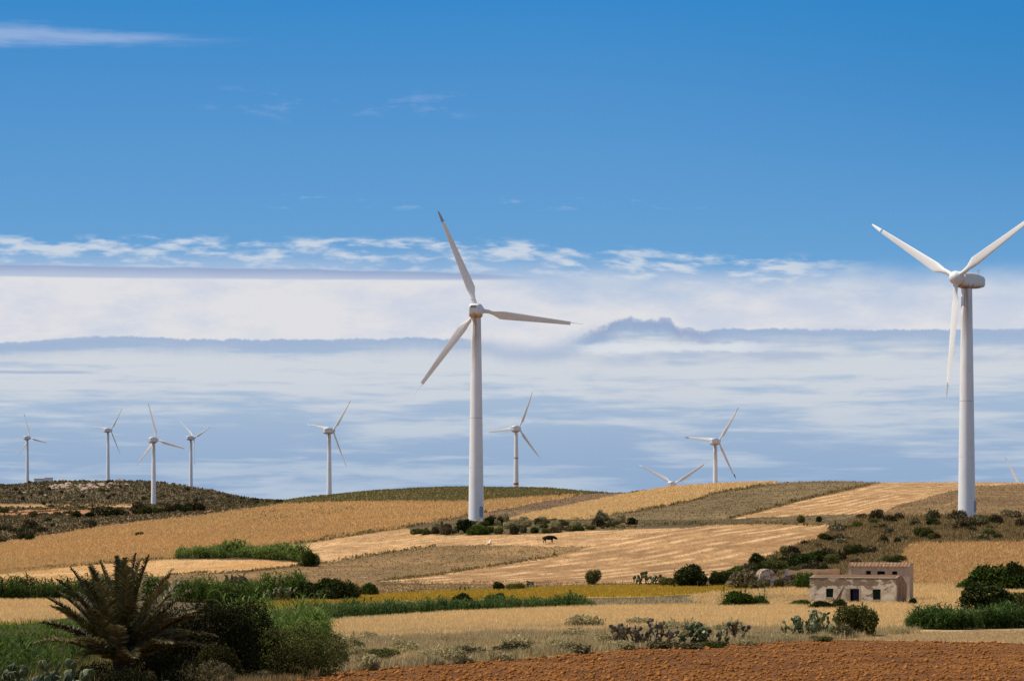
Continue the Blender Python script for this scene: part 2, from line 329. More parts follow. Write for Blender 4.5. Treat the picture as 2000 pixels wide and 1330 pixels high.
# ------------------------------------------------------------------ materials
def mat(name,fn,rough=.85,trans=0.,spec=.2):
    m=bpy.data.materials.new(name); m.use_nodes=True; nt=m.node_tree; CUR[0]=nt
    b=nt.nodes['Principled BSDF']; b.inputs['Roughness'].default_value=rough; b.inputs['Specular IOR Level'].default_value=spec
    c_=fn(nt,b); plug(nt,b.inputs['Base Color'],c_)
    if trans:
        t=nt.nodes.new('ShaderNodeBsdfTranslucent'); plug(nt,t.inputs[0],c_); mx=nt.nodes.new('ShaderNodeMixShader'); mx.inputs[0].default_value=trans
        nt.links.new(b.outputs[0],mx.inputs[1]); nt.links.new(t.outputs[0],mx.inputs[2]); nt.links.new(mx.outputs[0],nt.nodes['Material Output'].inputs[0])
    return m
def objco():
    n=CUR[0].nodes.new('ShaderNodeTexCoord'); return E(n.outputs['Object'])
def scl(v,s):
    n=CUR[0].nodes.new('ShaderNodeMapping'); CUR[0].links.new(v.o,n.inputs[0]); n.inputs['Scale'].default_value=s; return E(n.outputs[0])
def bump(b,h,strength=.5,dist=.1):
    nt=CUR[0]; n=nt.nodes.new('ShaderNodeBump'); n.inputs['Strength'].default_value=strength; n.inputs['Distance'].default_value=dist; plug(nt,n.inputs['Height'],h); nt.links.new(n.outputs[0],b.inputs['Normal'])
def f_ground(nt,b):
    a=nt.nodes.new('ShaderNodeAttribute'); a.attribute_name='tint'; s=nt.nodes.new('ShaderNodeAttribute'); s.attribute_name='soil'
    o=objco(); n1=noise(scl(o,(1,.5,1)),2.2,5,.7); n2=noise(scl(o,(1,.6,1)),.35,4,.6); n3=noise(scl(o,(1,1,1)),.06,3,.6)
    k=(n1-.5)*.9+(n2-.5)*.8+(n3-.5)*.5+1.
    v=nt.nodes.new('ShaderNodeVectorMath'); v.operation='SCALE'; nt.links.new(a.outputs['Color'],v.inputs[0]); plug(nt,v.inputs['Scale'],k)
    bump(b,n1*.6+n2,.7,.35)
    so=E(s.outputs['Fac']); cl=noise(scl(o,(1,.8,1)),3.4,6,.75)
    dk=ss(cl,.42,.56,.28,1.); mm=so*(1.-dk)  # moist dark patches, and crevice shade between clods, painted into the soil colour
    v2=nt.nodes.new('ShaderNodeVectorMath'); v2.operation='SCALE'; nt.links.new(v.outputs[0],v2.inputs[0]); plug(nt,v2.inputs['Scale'],1.-mm)
    return E(v2.outputs[0])
M={}
M['ground']=mat('ground_surface',f_ground,.95)
def f_leaf(cs,var=.35):
    def f(nt,b):
        g=nt.nodes.new('ShaderNodeNewGeometry'); r=E(g.outputs['Random Per Island']); o=objco(); n_=noise(o,.9,2,.5)
        oi=nt.nodes.new('ShaderNodeObjectInfo'); rr=E(oi.outputs['Random'])
        st=[(i/(len(cs)-1),tuple(float(q) for q in lin(c_))+(1,)) for i,c_ in enumerate(cs)]
        return ramp(r*.55+n_*.5+(rr-.5)*var-.02,st)
    return f
M['leaf_dark']=mat('dark_evergreen_leaves',f_leaf([(14,17,7),(34,42,14),(64,72,26),(96,98,46)]),.6,.15,.06)
M['fallowgrass']=mat('fallow_weeds',f_leaf([(106,88,56),(126,106,68),(144,122,80),(134,124,74)],0),.8,.2,.05)
M['hillgreen']=mat('hill_grass_blades',f_leaf([(88,90,48),(112,112,62),(142,126,78),(156,138,90)]),.8,.25,.05)
M['hillscrub']=mat('hill_scrub_leaves',f_leaf([(84,76,50),(104,94,62),(122,106,72),(136,118,84)]),.8,.1,.05)
M['leaf_black']=mat('blackish_leaves',f_leaf([(13,13,5),(32,32,11),(60,58,22),(100,94,44)]),.7,.08,.06)
M['leaf_mid']=mat('green_leaves',f_leaf([(26,36,10),(54,72,22),(82,102,36),(118,130,60)]),.6,.22,.06)
M['leaf_olive']=mat('olive_leaves',f_leaf([(42,44,18),(78,80,36),(108,106,54),(140,132,80)]),.65,.2,.06)
M['leaf_scrub']=mat('maquis_leaves',f_leaf([(44,40,24),(72,64,40),(100,86,58),(128,108,80)]),.7,.15,.06)
M['leaf_brown']=mat('dry_twigs',f_leaf([(66,58,36),(100,90,60),(130,118,84),(158,146,114)]),.8,.1,.06)
M['cane']=mat('cane_leaves',f_leaf([(25,34,10),(56,72,22),(88,108,38),(150,156,90)]),.55,.3,.06)
M['cane_dark']=mat('maize_leaves',f_leaf([(18,28,8),(42,60,18),(72,94,36),(138,150,90)],.2),.55,.3,.06)
M['palm']=mat('palm_leaflets',f_leaf([(40,38,14),(74,68,28),(110,98,50),(164,148,106)],.7),.5,.15,.4)
M['palm_stem']=mat('palm_stalk',f_leaf([(92,72,26),(120,92,38),(140,110,50)]),.6)
M['trunk']=mat('bark',f_leaf([(40,30,20),(66,50,34),(90,70,50)]),.9)
M['pad']=mat('cactus_pads',f_leaf([(52,58,30),(78,84,48),(106,110,68),(152,152,112)]),.5,0,.35)
M['pad_brown']=mat('weathered_cactus_pads',f_leaf([(54,44,34),(84,72,54),(112,98,74),(150,138,108)]),.6)
M['wheat']=mat('wheat_stalks',f_leaf([(206,170,108),(230,198,134),(242,214,156),(250,230,190)],0),.75,.3,.06)
M['gold']=mat('golden_stalks',f_leaf([(190,150,90),(216,176,116),(228,192,134),(238,208,156)],0),.75,.3,.06)
M['yellow']=mat('yellow_growth',f_leaf([(150,130,44),(188,158,58),(206,170,70),(214,180,96)],0),.75,.3,.06)
M['drygrass']=mat('pale_dry_grass',f_leaf([(146,128,84),(186,162,116),(212,188,144),(228,210,172)],0),.8,.3,.06)
M['greengrass']=mat('grey_green_grass',f_leaf([(106,104,64),(152,142,98),(196,178,130),(224,206,162)],0),.75,.3,.06)
M['lush']=mat('lush_green_grass',f_leaf([(48,64,14),(86,110,26),(122,144,44),(168,174,90)],0),.6,.35,.06)
M['browngrass']=mat('brown_dry_weeds',f_leaf([(122,100,66),(148,122,80),(164,138,92),(146,138,86)],0),.8,.25,.06)
M['soil']=mat('red_clods',f_leaf([(86,52,20),(126,78,30),(154,98,44),(184,128,72)],0),.95)
def f_rock(nt,b):
    o=objco(); n_=noise(o,1.3,5,.65); bump(b,n_,.5,.2); return ramp(n_,[(.3,L4((120,98,80))),(.7,L4((198,172,148)))])
M['rock']=mat('pale_rock',f_rock,.9)
def f_white(nt,b):
    o=objco(); n_=noise(scl(o,(1,1,.12)),1.2,4,.6); n2=noise(o,.4,4,.6)
    base=mix(ss(n_,.45,.75,0,.35),L4((234,232,228)),L4((196,188,176)))
    return base
M['white']=mat('white_painted_fibreglass',f_white,.4,0,.4)
def f_tower(nt,b):
    o=objco(); s_=nt.nodes.new('ShaderNodeSeparateXYZ'); nt.links.new(o.o,s_.inputs[0]); x,y,z=[E(q) for q in s_.outputs]
    n_=noise(scl(o,(1.6,1.6,.07)),1.5,5,.6); n2=noise(scl(o,(1,1,.3)),.8,4,.6)
    base=mix(ss(n2,.45,.75,0,.3),L4((236,235,233)),L4((206,202,196)))
    st=ss(n_,.42,.58)*ss(z,30,42.5)
    side=ss(x*-1.+noise(scl(o,(0,0,.3)),1,2)*.6,-.2,.9)
    base=mix(st*(side*.6+.4)*.85,base,L4((118,88,58)))
    seam=ss(mth('ABSOLUTE',mth('ABSOLUTE',z-22.)-.0),.10,.04)+ss(mth('ABSOLUTE',z-11.4),.06,.02)*ss(n2,.4,.6)
    return mix(mth('MINIMUM',seam,1.)*.5,base,L4((120,112,108)))
M['tower']=mat('white_painted_steel_tower',f_tower,.42,0,.4)
def f_rust(nt,b):
    o=objco(); s_=nt.nodes.new('ShaderNodeSeparateXYZ'); nt.links.new(o.o,s_.inputs[0]); z=E(s_.outputs[2]); n_=noise(scl(o,(1.5,1.5,.35)),1.2,4,.6)
    base=(230,228,224)
    r1=ss(mth('ABSOLUTE',z-28.),.7,.3)*ss(n_,.35,.6); r2=ss(mth('ABSOLUTE',z-13.2),.8,.4); r3=ss(z,13.2,12.5)*ss(n_,.35,.7)*.6
    return mix(mth('MINIMUM',r1+r2+r3,1.),L4(base),L4((164,92,48)))
M['rusty_tower']=mat('rust_banded_tower',f_rust,.5)
def f_nac(nt,b):
    o=objco(); s_=nt.nodes.new('ShaderNodeSeparateXYZ'); nt.links.new(o.o,s_.inputs[0]); z=E(s_.outputs[2]); n_=noise(scl(o,(1.,1.,.4)),1.6,4,.6)
    return mix(ss(z+(n_-.5)*1.6,-.6,-1.5)*.9,L4((228,225,220)),L4((150,112,76)))
M['nacelle']=mat('stained_white_cover',f_nac,.45,0,.4)
def flat(c_,v=.08):
    def f(nt,b):
        n_=noise(objco(),3.,4,.6); return mix(n_,L4(c_,1-v*2),L4(c_,1+v*2))
    return f
M['grey_tip']=mat('grey_tip_paint',flat((168,166,162)),.5)
M['dark_tip']=mat('dark_tip_paint',flat((64,62,66)),.5)
M['steel']=mat('steel_shaft',flat((150,146,140)),.4)
M['door_grey']=mat('grey_door_paint',flat((150,156,164)),.5)
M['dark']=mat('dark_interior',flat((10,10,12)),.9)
def f_plaster(nt,b):
    o=objco(); s_=nt.nodes.new('ShaderNodeSeparateXYZ'); nt.links.new(o.o,s_.inputs[0]); z=E(s_.outputs[2])
    n1=noise(scl(o,(.55,.55,.9)),1.0,6,.62,dist=.3); n2=noise(o,4.,5,.6); n3=noise(o,.9,3,.5)
    c_=mix(ss(n3,.35,.65),L4((214,202,178)),L4((192,176,148)))
    peel=ss(n1+ss(z,1.9,3.3)*.11,.55,.59)
    c_=mix(peel*.85,c_,mix(n2,L4((92,76,60)),L4((140,118,94))))
    c_=mix(ss(z+(n2-.5)*1.2,.9,.1)*.5,c_,L4((120,98,76)))
    bump(b,peel*-.6+n2*.5,.6,.06); return c_
M['plaster']=mat('peeling_plaster',f_plaster,.95)
def f_plaster2(nt,b):
    o=objco(); s_=nt.nodes.new('ShaderNodeSeparateXYZ'); nt.links.new(o.o,s_.inputs[0]); z=E(s_.outputs[2])
    n1=noise(scl(o,(1,1,.35)),1.3,5,.6); n2=noise(o,3.,4,.6); c_=mix(ss(n1,.35,.7),L4((190,172,148)),L4((166,148,124)))
    bump(b,n2,.4,.05); return mix(ss(n2,.62,.7)*.5,c_,L4((104,84,68)))
M['plaster_grey']=mat('weathered_plaster',f_plaster2,.95)
def f_rubble(nt,b):
    o=objco(); v=nt.nodes.new('ShaderNodeTexVoronoi'); nt.links.new(o.o,v.inputs['Vector']); v.inputs['Scale'].default_value=3.2
    d_=E(v.outputs['Distance']); n_=noise(o,2.,4,.6); bump(b,d_*-1.,.9,.15)
    return mix(ss(n_,.42,.6),mix(ss(d_,.1,.6),L4((150,122,94)),L4((84,62,44))),L4((176,150,124)))
M['shaded_render']=mat('shaded_bare_brown_render',lambda nt,b:mix(ss(noise(objco(),1.6,5,.65),.4,.6),L4((128,100,78)),L4((164,136,110))),.95)  # bare brown render, with the end walls' shade put into its colour
M['rubble']=mat('rubble_masonry',f_rubble,.95)
def f_tile(nt,b):
    o=objco(); w=nt.nodes.new('ShaderNodeTexWave'); w.wave_type='BANDS'; w.bands_direction='X'; w.inputs['Scale'].default_value=1.6; w.inputs['Distortion'].default_value=.6; nt.links.new(o.o,w.inputs[0])
    n_=noise(o,2.5,5,.6); f_=E(w.outputs['Fac']); bump(b,f_,.7,.08)
    return mix(ss(n_,.35,.65),L4((196,160,128)),L4((158,122,92)))
M['tile']=mat('old_clay_tiles',f_tile,.9)
M['earth_roof']=mat('overgrown_earth_roof',flat((116,88,64),.2),.95)
M['green_shutter']=mat('faded_green_shutter',flat((22,44,32)),.7)
M['blue_door']=mat('dark_blue_door',flat((22,28,52)),.6)
M['wood']=mat('weathered_wood',flat((96,74,54),.2),.9)
M['cow_black']=mat('black_hide',flat((22,17,14)),.7)
M['cow_white']=mat('cream_hide',flat((222,200,176)),.8)
M['hut']=mat('pale_render',flat((240,230,220)),.85)
M['blue_paint']=mat('blue_paint',flat((60,100,160)),.6)
# ------------------------------------------------------------------ object helpers
def tag(o,label=None,cat=None,group=None,kind=None):
    if label: o['label']=label
    if cat: o['category']=cat
    if group: o['group']=group
    if kind: o['kind']=kind
    return o
def link(name,me,m,parent=None,loc=(0,0,0)):
    o=bpy.data.objects.new(name,me); 
    if me is not None and m is not None and len(me.materials)==0:
        for q in (m if isinstance(m,(list,tuple)) else [m]): me.materials.append(M[q] if isinstance(q,str) else q)
    col.objects.link(o); o.location=loc
    if parent: o.parent=parent
    return o
def empty(name,loc,rz=0,**k):
    o=bpy.data.objects.new(name,None); o.empty_display_size=.3; col.objects.link(o); o.location=loc; o.rotation_euler=(0,0,rz); tag(o,**k); return o
class MB:
    def __init__(s): s.v=[]; s.f=[]
    def add(s,v,f):
        n_=len(s.v); s.v+= [tuple(p) for p in v]; s.f+=[tuple(i+n_ for i in q) for q in f]; return s
    def box(s,a,b,bev=0.,M_=None):
        (x0,y0,z0),(x1,y1,z1)=a,b
        v=[(x0,y0,z0),(x1,y0,z0),(x1,y1,z0),(x0,y1,z0),(x0,y0,z1),(x1,y0,z1),(x1,y1,z1),(x0,y1,z1)]
        if M_ is not None: v=[M_@Vector(p) for p in v]
        return s.add(v,[(0,3,2,1),(4,5,6,7),(0,1,5,4),(1,2,6,5),(2,3,7,6),(3,0,4,7)])
    def loft(s,rings,cap=True):
        n_=len(rings[0]); base=len(s.v); s.v+=[tuple(p) for r_ in rings for p in r_]
        for i in range(len(rings)-1):
            for j in range(n_):
                a=base+i*n_+j; b=base+i*n_+(j+1)%n_; s.f.append((a,b,b+n_,a+n_))
        if cap:
            s.f.append(tuple(base+j for j in reversed(range(n_)))); s.f.append(tuple(base+(len(rings)-1)*n_+j for j in range(n_)))
        return s
    def lathe(s,prof,n_=32,cap=True):
        return s.loft([[(r_*math.cos(2*math.pi*j/n_),r_*math.sin(2*math.pi*j/n_),z) for j in range(n_)] for r_,z in prof],cap)
    def tube(s,pts,rad,n_=6,cap=True):
        rings=[]; P=[Vector(p) for p in pts]
        for i,p in enumerate(P):
            t=(P[min(i+1,len(P)-1)]-P[max(i-1,0)]).normalized(); u=t.orthogonal().normalized() if i==0 else (u-t*u.dot(t)).normalized(); w=t.cross(u)
            r_=rad[i] if hasattr(rad,'__len__') else rad
            rings.append([p+(u*math.cos(2*math.pi*j/n_)+w*math.sin(2*math.pi*j/n_))*r_ for j in range(n_)])
        return s.loft(rings,cap)
    def mesh(s,name,smooth=False):
        me=bpy.data.meshes.new(name); me.from_pydata(s.v,[],s.f); me.update()
        if smooth: me.polygons.foreach_set('use_smooth',np.ones(len(me.polygons),bool))
        return me
def autosmooth(me,ang=40):
    me.polygons.foreach_set('use_smooth',np.ones(len(me.polygons),bool))
    try: me.set_sharp_from_angle(angle=R(ang))
    except Exception: pass
    return me
# ------------------------------------------------------------------ ground and fields
vis=np.zeros_like(FID[:-1,:-1],bool)
cellid=FID[:-1,:-1]
names={}
for fi,f_ in enumerate(FIELDS): names.setdefault(f_[0],[]).append(fi+1)
LBL={'hill_grass':'grassy green brown hill crest behind the central turbine','golden_field':'golden standing grain fields','wheat_field':'pale ripe wheat fields','fallow_field':'olive brown fallow fields',
'stubble_field':'pale cut stubble fields with straw rows','earth_bank':'dark brown earth bank running up to the crest','field_margin':'brown weedy strip between the fields','yellow_field':'yellow green field strip','straw_verge':'pale straw strip along the ploughed field','ploughed_field':'red brown ploughed soil in the foreground'}
used=np.zeros_like(cellid,bool)
for nm,ids in names.items():
    s_=np.isin(cellid,ids)
    o=link(nm,grid_mesh(nm,s_),'ground'); tag(o,LBL[nm],None,None,'structure'); used|=s_
far=(~used)&(DD[:-1,:-1]>1250)
o=link('hills',grid_mesh('hills',far),'ground'); tag(o,'dark scrub covered hill on the left horizon',None,None,'structure')
g=grid_mesh('ground',(~used)&(~far)); o=link('ground',g,'ground'); tag(o,'dry weedy ground and verges between the fields',None,None,'structure')
gb=mesh_np('ground_behind',[(-2500,-3000,CAMZ-6.2),(2500,-3000,CAMZ-6.2),(2500,14,CAMZ-6.05),(-2500,14,CAMZ-6.05)],[(0,1,2,3)])
a_=gb.attributes.new('tint','FLOAT_COLOR','POINT'); a_.data.foreach_set('color',np.tile([.25,.17,.09,1.],4).astype(np.float32))
o=link('ground',gb,'ground'); tag(o,'dry ground behind the viewpoint',None,None,'structure')
# ------------------------------------------------------------------ leaf clouds and tufts (numpy)
def quads(P,size,up=0.,asp=1.6,r=rng,nrm=None):
    """random leaf quads centred on P"""
    n_=len(P); a=r.normal(size=(n_,3)); a[:,2]=a[:,2]*(1-up)+up*1.5; a/=np.linalg.norm(a,axis=1)[:,None]
    b=r.normal(size=(n_,3)) if nrm is None else nrm+r.normal(size=(n_,3))*.5
    b=np.cross(a,b); b/=np.linalg.norm(b,axis=1)[:,None]+1e-9
    s_=(size*(.6+.8*r.random(n_)))[:,None]; a=a*s_*asp/2; b=b*s_/2
    co=np.stack([P-a-b*.35,P+b*.9-a*.1,P+a+b*.1,P-b*.9+a*.1],1).reshape(-1,3)
    return co,np.arange(n_*4).reshape(-1,4)
def dome(n_,lumps,r,shell=.78):
    """points near the surfaces of overlapping lumps standing on the ground"""
    L=np.array(lumps,float); w=L[:,3]**2; k_=r.choice(len(L),n_,p=w/w.sum()); v=r.normal(size=(n_,3)); v/=np.linalg.norm(v,axis=1)[:,None]
    rad=L[k_,3]*(shell+(1.08-shell)*r.random(n_)**.7)*(1+.12*r.normal(size=n_))
    P=L[k_,:3]+v*rad[:,None]*np.stack([np.ones(n_),np.ones(n_),L[k_,4]],1)
    keep=np.ones(n_,bool)
    for l in L:
        d_=(P-l[:3])/np.array([1,1,l[4]]); keep&=(np.linalg.norm(d_,axis=1)>l[3]*.62)
    keep&=P[:,2]>.0
    return P[keep]
def bush_mesh(name,seed,w=1.,h=.7,n_=2500,leaf=.07,nl=9,up=0.,asp=1.6,spiky=0.):
    """unit bush: width w, height h (metres)"""
    r=np.random.default_rng(seed); lumps=[(0,0,h*.42,w*.27,h/w*1.25)]
    for i in range(nl):
        a=r.random()*6.28; q=w*(.12+.22*r.random()); rr=w*(.12+.13*r.random()); lumps.append((math.cos(a)*q,math.sin(a)*q,h*(.2+.5*r.random()*(1-q/w)),rr,.9+.3*r.random()))
    P=dome(n_,lumps,r); co,f=quads(P,leaf,up,asp,r)
    if spiky:
        k_=int(len(P)*spiky); S=P[r.choice(len(P),k_)]; S=S[S[:,2]>h*.4]; S=S*np.array([1,1,1.])+np.array([0,0,leaf*1.2]); c2,f2=quads(S,leaf*1.2,.8,3.,r); f=np.concatenate([f,f2+len(co)]); co=np.concatenate([co,c2])
    # opaque twiggy heart
    return mesh_np(name,co,f)
def stems(parent,w,h,m='trunk',n_=4,r=random):
    mb=MB()
    for i in range(n_):
        a=r.random()*6.28; q=w*.22*r.random()+.02*w; mb.tube([(math.cos(a)*.03*w,math.sin(a)*.03*w,-.1*h),(math.cos(a)*q*.5,math.sin(a)*q*.5,h*.3),(math.cos(a)*q,math.sin(a)*q,h*.62)],[w*.035,w*.022,w*.01],5)
    return link('stem',mb.mesh('stem'),m,parent)
PROTO={}
def proto(kind,m,seeds,**k):
    PROTO[kind]=[( bush_mesh(kind,s_,**k),m) for s_ in seeds]
proto('round','leaf_dark',(1,2,3),n_=8000,leaf=.036,nl=9)
proto('roundmid','leaf_mid',(4,5),n_=8000,leaf=.036,nl=9,spiky=.03)
proto('olive','leaf_olive',(6,7),n_=8000,leaf=.032,nl=12,spiky=.04)
proto('scrub','leaf_scrub',(8,9,10),n_=1500,leaf=.07,nl=8,h=.5,spiky=.05)
proto('dry','leaf_brown',(12,13),n_=2200,leaf=.045,nl=8,h=.6,asp=2.6,spiky=.2)
proto('weed','greengrass',(21,22,23),n_=2600,leaf=.035,nl=9,h=.35,asp=3.5,spiky=.25,up=.3)
SM={}
def bush(kind,px,row,wpx,hpx,label,group=None,loc=None,stem=True,cat='bush',name=None,q=None):
    p=loc or place(px,row); s_=p.y/F; w=wpx*s_; h=hpx*s_
    if q is None: q=random.randrange(len(PROTO[kind]))
    me,m=PROTO[kind][q]; h0={'scrub':.5,'dry':.6,'weed':.35}.get(kind,.7)
    nm=name or {'scrub':'scrub_bush','dry':'dry_shrub','weed':'weed_clump'}.get(kind,'bush')
    t=empty(nm,p-Vector((0,0,.04*h)),random.random()*6.28,label=label,cat=cat,group=group); t.scale=(w,w,h/h0)
    o=bpy.data.objects.new('foliage',me); col.objects.link(o); o.parent=t
    if len(me.materials)==0: me.materials.append(M[m])
    if stem:
        if 's' not in SM: x_=stems(t,1.,.7); SM['s']=x_.data
        else:
            x_=bpy.data.objects.new('stem',SM['s']); col.objects.link(x_); x_.parent=t
    return t
# ------------------------------------------------------------------ tufts over polygons
nvis=(ROW<=CUM+1e-6)
def scatter(ids_or_poly,n_,dmin=0,dmax=1e9,xr=(-120,2120),seed=0,skip=0):
    r=np.random.default_rng(seed)
    if isinstance(ids_or_poly,(list,set,tuple)) and isinstance(list(ids_or_poly)[0],int): m=np.isin(FID,list(ids_or_poly))
    else: m=inpoly(XX,CUM,ids_or_poly)
    m=m&(DD>dmin)&(DD<dmax)&(XX>xr[0])&(XX<xr[1])&(ROW<=CUM+1.2)
    m[-1]=False; m[:,-1]=False
    if skip: m&=~((XX<270)&(((CUM>984)&(CUM<992))|((CUM>996)&(CUM<1006)))&(vn(WX/40,DD/90,99)>.3))
    # area per cell ~ screen area + a share of world area
    jj,ii=np.nonzero(m); wgt=np.abs(ROW[jj,ii]-ROW[jj+1,ii])+.02
    k_=r.choice(len(jj),n_,p=wgt/wgt.sum()); j=jj[k_]+r.random(n_); i=ii[k_]+r.random(n_)
    D_=np.interp(j,np.arange(len(dg)),dg); x_=np.interp(i,np.arange(len(xg)),xg); X_=(x_-CX)/F*D_
    return X_,D_,zat(X_,D_)
def tufts(name,pts,h,w,k_,m,label,cat='grass',lean=.35,seed=1,hd=None,clump=0.):
    r=np.random.default_rng(seed); X_,D_,Z_=pts; n_=len(X_); rep=lambda a:np.repeat(a,k_)
    hh=h*(.6+.7*r.random(n_*k_)); ww=w*(.6+.8*r.random(n_*k_))
    if hd is not None: sc_=np.interp(rep(D_),hd[0],hd[1]); hh=hh*sc_; ww=ww*sc_
    if clump: hh*=1+clump*(rep(fbm(X_/3,D_/3,3,5))-.5)*2
    sp_=.25*h; X_=rep(X_)+r.normal(size=n_*k_)*sp_; D_=rep(D_)+r.normal(size=n_*k_)*sp_; Z_=rep(Z_)-.05
    a=r.random(n_*k_)*6.28; la=r.random(n_*k_)*6.28; ll=hh*lean*r.random(n_*k_)
    B=np.stack([X_,D_,Z_],1); u=np.stack([np.cos(a),np.sin(a),0*a],1)*ww[:,None]/2
    t=B+np.stack([np.cos(la)*ll,np.sin(la)*ll,hh],1); mid_=B+(t-B)*.55+np.array([0,0,1])*(hh*.08)[:,None]
    co=np.stack([B-u*.6,B+u*.6,mid_+u,t,mid_-u],1).reshape(-1,3)
    me=mesh_np(name,co,np.arange(n_*k_*5).reshape(-1,5)); o=link(name,me,m); tag(o,label,cat,None,'stuff'); return o
def ids(*nm): return [i for q in nm for i in names[q]]
nwheat=[names['wheat_field'][-1]]; lwheat=[names['wheat_field'][-2]]; mwheat=[names['wheat_field'][1]]
tufts('wheat_stalks',scatter(nwheat,60000,seed=1),.62,.045,5,'wheat','ripe pale wheat standing in the near field',lean=.3)
tufts('wheat_stalks',scatter(lwheat+mwheat,26000,seed=2),.6,.06,4,'wheat','ripe wheat behind the hedge and the ruined house',lean=.3)
tufts('grain_stalks',scatter([names['golden_field'][0]],42000,seed=3),.5,.12,3,'gold','golden grain standing on the long slope',lean=.4,hd=([450,1000],[.8,1.8]))
tufts('grain_stalks',scatter([names['golden_field'][1]],14000,seed=4),.45,.10,3,'gold','brown gold grain on the right slope',lean=.4)
tufts('wheat_stalks',scatter([names['wheat_field'][0]],14000,seed=5),.5,.16,3,'wheat','pale wheat on the slope right of the central turbine',lean=.4,hd=([550,1000],[.9,1.5]))
tufts('yellow_weeds',scatter(ids('yellow_field'),16000,seed=6),.4,.08,3,'yellow','yellow flowering growth in the field strip',lean=.4)
tufts('straw',scatter(ids('stubble_field'),12000,seed=7),.16,.10,2,'gold','straw stubble left on the cut fields',lean=1.,hd=([450,900],[1.,1.7]))
tufts('weeds',scatter(ids('fallow_field','field_margin','earth_bank'),15000,seed=8),.2,.08,2,'fallowgrass','brown weeds on the fallow fields',lean=.7,hd=([450,900],[1.,2.]))
tufts('hill_weeds',scatter(ids('hill_grass'),12000,dmax=1150,seed=9),.55,.2,2,'hillgreen','weeds along the hill crest behind the central turbine',lean=.6)
# verge between wheat and ploughed land
verge=[(560,1262),(690,1250),(900,1238),(1100,1234),(1300,1226),(1540,1224),(1740,1228),(1800,1236),(1620,1252),(1300,1262),(1000,1288),(650,1314),(500,1330),(420,1345),(500,1270)]
vp=scatter(verge,13000,dmax=300,seed=11); keep=~((np.abs(HOR-(vp[2]-CAMZ)/vp[1]*F-np.interp(CX+vp[0]/vp[1]*F,[640,760,900,1050],[1304,1290,1279,1270]))<6.5)&(CX+vp[0]/vp[1]*F<1050)); vp=tuple(a[keep] for a in vp)
tufts('verge_grass',vp,.42,.03,5,'greengrass','grey green weeds along the dirt track',lean=.5,clump=.9)
tufts('verge_grass',scatter(verge,19000,dmax=300,seed=71),.42,.03,4,'drygrass','pale straw among the verge weeds',lean=.6,clump=1.2)
tufts('verge_grass',scatter([(640,1250),(1000,1234),(1300,1228),(1700,1228),(1640,1240),(1000,1256),(700,1275)],9000,dmax=300,seed=12),.5,.03,5,'drygrass','pale dry grass on the edge of the near wheat',lean=.5,clump=.8)
tufts('verge_grass',scatter([(560,1190),(800,1180),(1100,1176),(1350,1171),(1590,1166),(1590,1180),(1300,1184),(1100,1188),(600,1202)],7000,seed=13),.5,.07,4,'drygrass','pale dry grass below the yellow field',lean=.5,clump=.8)
tufts('verge_grass',scatter(ids('straw_verge'),9000,seed=14),.16,.03,4,'drygrass','short straw beside the ploughed field',lean=.9)
tufts('lush_grass',scatter([(-200,1222),(60,1216),(150,1212),(200,1225),(330,1240),(330,1420),(-200,1420)],9000,dmax=300,seed=15),.4,.035,5,'lush','lush green grass left of the palm',lean=.6,clump=.7)
tufts('dry_weeds',scatter([(-200,1240),(60,1236),(150,1240),(330,1250),(330,1420),(-200,1420)],2600,dmax=300,seed=72),.6,.03,6,'browngrass','brown weeds standing in the lush grass',lean=.6,clump=1.2)
tufts('undergrowth',scatter([(150,1300),(330,1270),(600,1270),(690,1290),(640,1316),(420,1400),(100,1420)],9000,dmax=300,seed=16),.4,.03,5,'browngrass','dry weeds under the dark shrubs',lean=.6,clump=.8)
tufts('hedge_weeds',scatter([(730,1134),(1240,1137),(1240,1150),(1030,1152),(740,1162)],2600,seed=17),.25,.06,3,'browngrass','weeds along the lower field edge',lean=.6,clump=1.)
# right scrub slope: weeds
slope=[(1640,1026),(1700,1008),(1890,1010),(2150,1008),(2150,1060),(1850,1062),(1775,1064),(1755,1095),(1768,1112),(1600,1125),(1400,1130),(1440,1112),(1520,1080),(1600,1052)]
sp1=scatter(slope,16000,seed=18)
tufts('slope_weeds',sp1,.6,.12,3,'browngrass','brown and olive weeds on the scrub slope',lean=.6,clump=.9)
tufts('hill_scrub',scatter([(-200,930),(520,930),(560,990),(380,1010),(250,1024),(180,1033),(0,1062),(-200,1075)],24000,dmin=700,seed=19,skip=1),.45,.4,2,'hillscrub','low maquis scrub covering the left hill',lean=.8,hd=([700,1300,2300],[.9,1.6,2.4]),clump=1.)
def strip_poly(P,w): return [(a,b-w) for a,b in P]+[(a,b+w) for a,b in reversed(P)]
EL=[[(-60,1121),(157,1104),(280,1093),(340,1090)],[(574,1063),(650,1051),(790,1030),(895,1011),(951,999)],[(330,1122),(480,1117),(600,1103),(690,1091),(760,1079),(850,1067)],[(1150,1013),(1245,998),(1300,989),(1350,979),(1398,963),(1510,946)],[(1422,1013),(1489,997),(1580,973),(1700,946)],[(737,1135),(867,1121),(965,1105),(1087,1087)],[(1180,1034),(1300,1025),(1500,1023),(1660,1028)],[(560,984),(700,981),(912,980),(1000,974),(1130,967)]]
pts=[scatter(strip_poly(P,2.2),520,seed=200+i) for i,P in enumerate(EL)]
tufts('edge_weeds',tuple(np.concatenate([p_[k_] for p_ in pts]) for k_ in range(3)),.38,.13,3,'browngrass','ragged weeds left standing along the field edges',lean=.7,clump=1.3,hd=([450,900],[.8,1.4]))
pts=[scatter(strip_poly(P,2.0),110,seed=300+i) for i,P in enumerate(EL)]
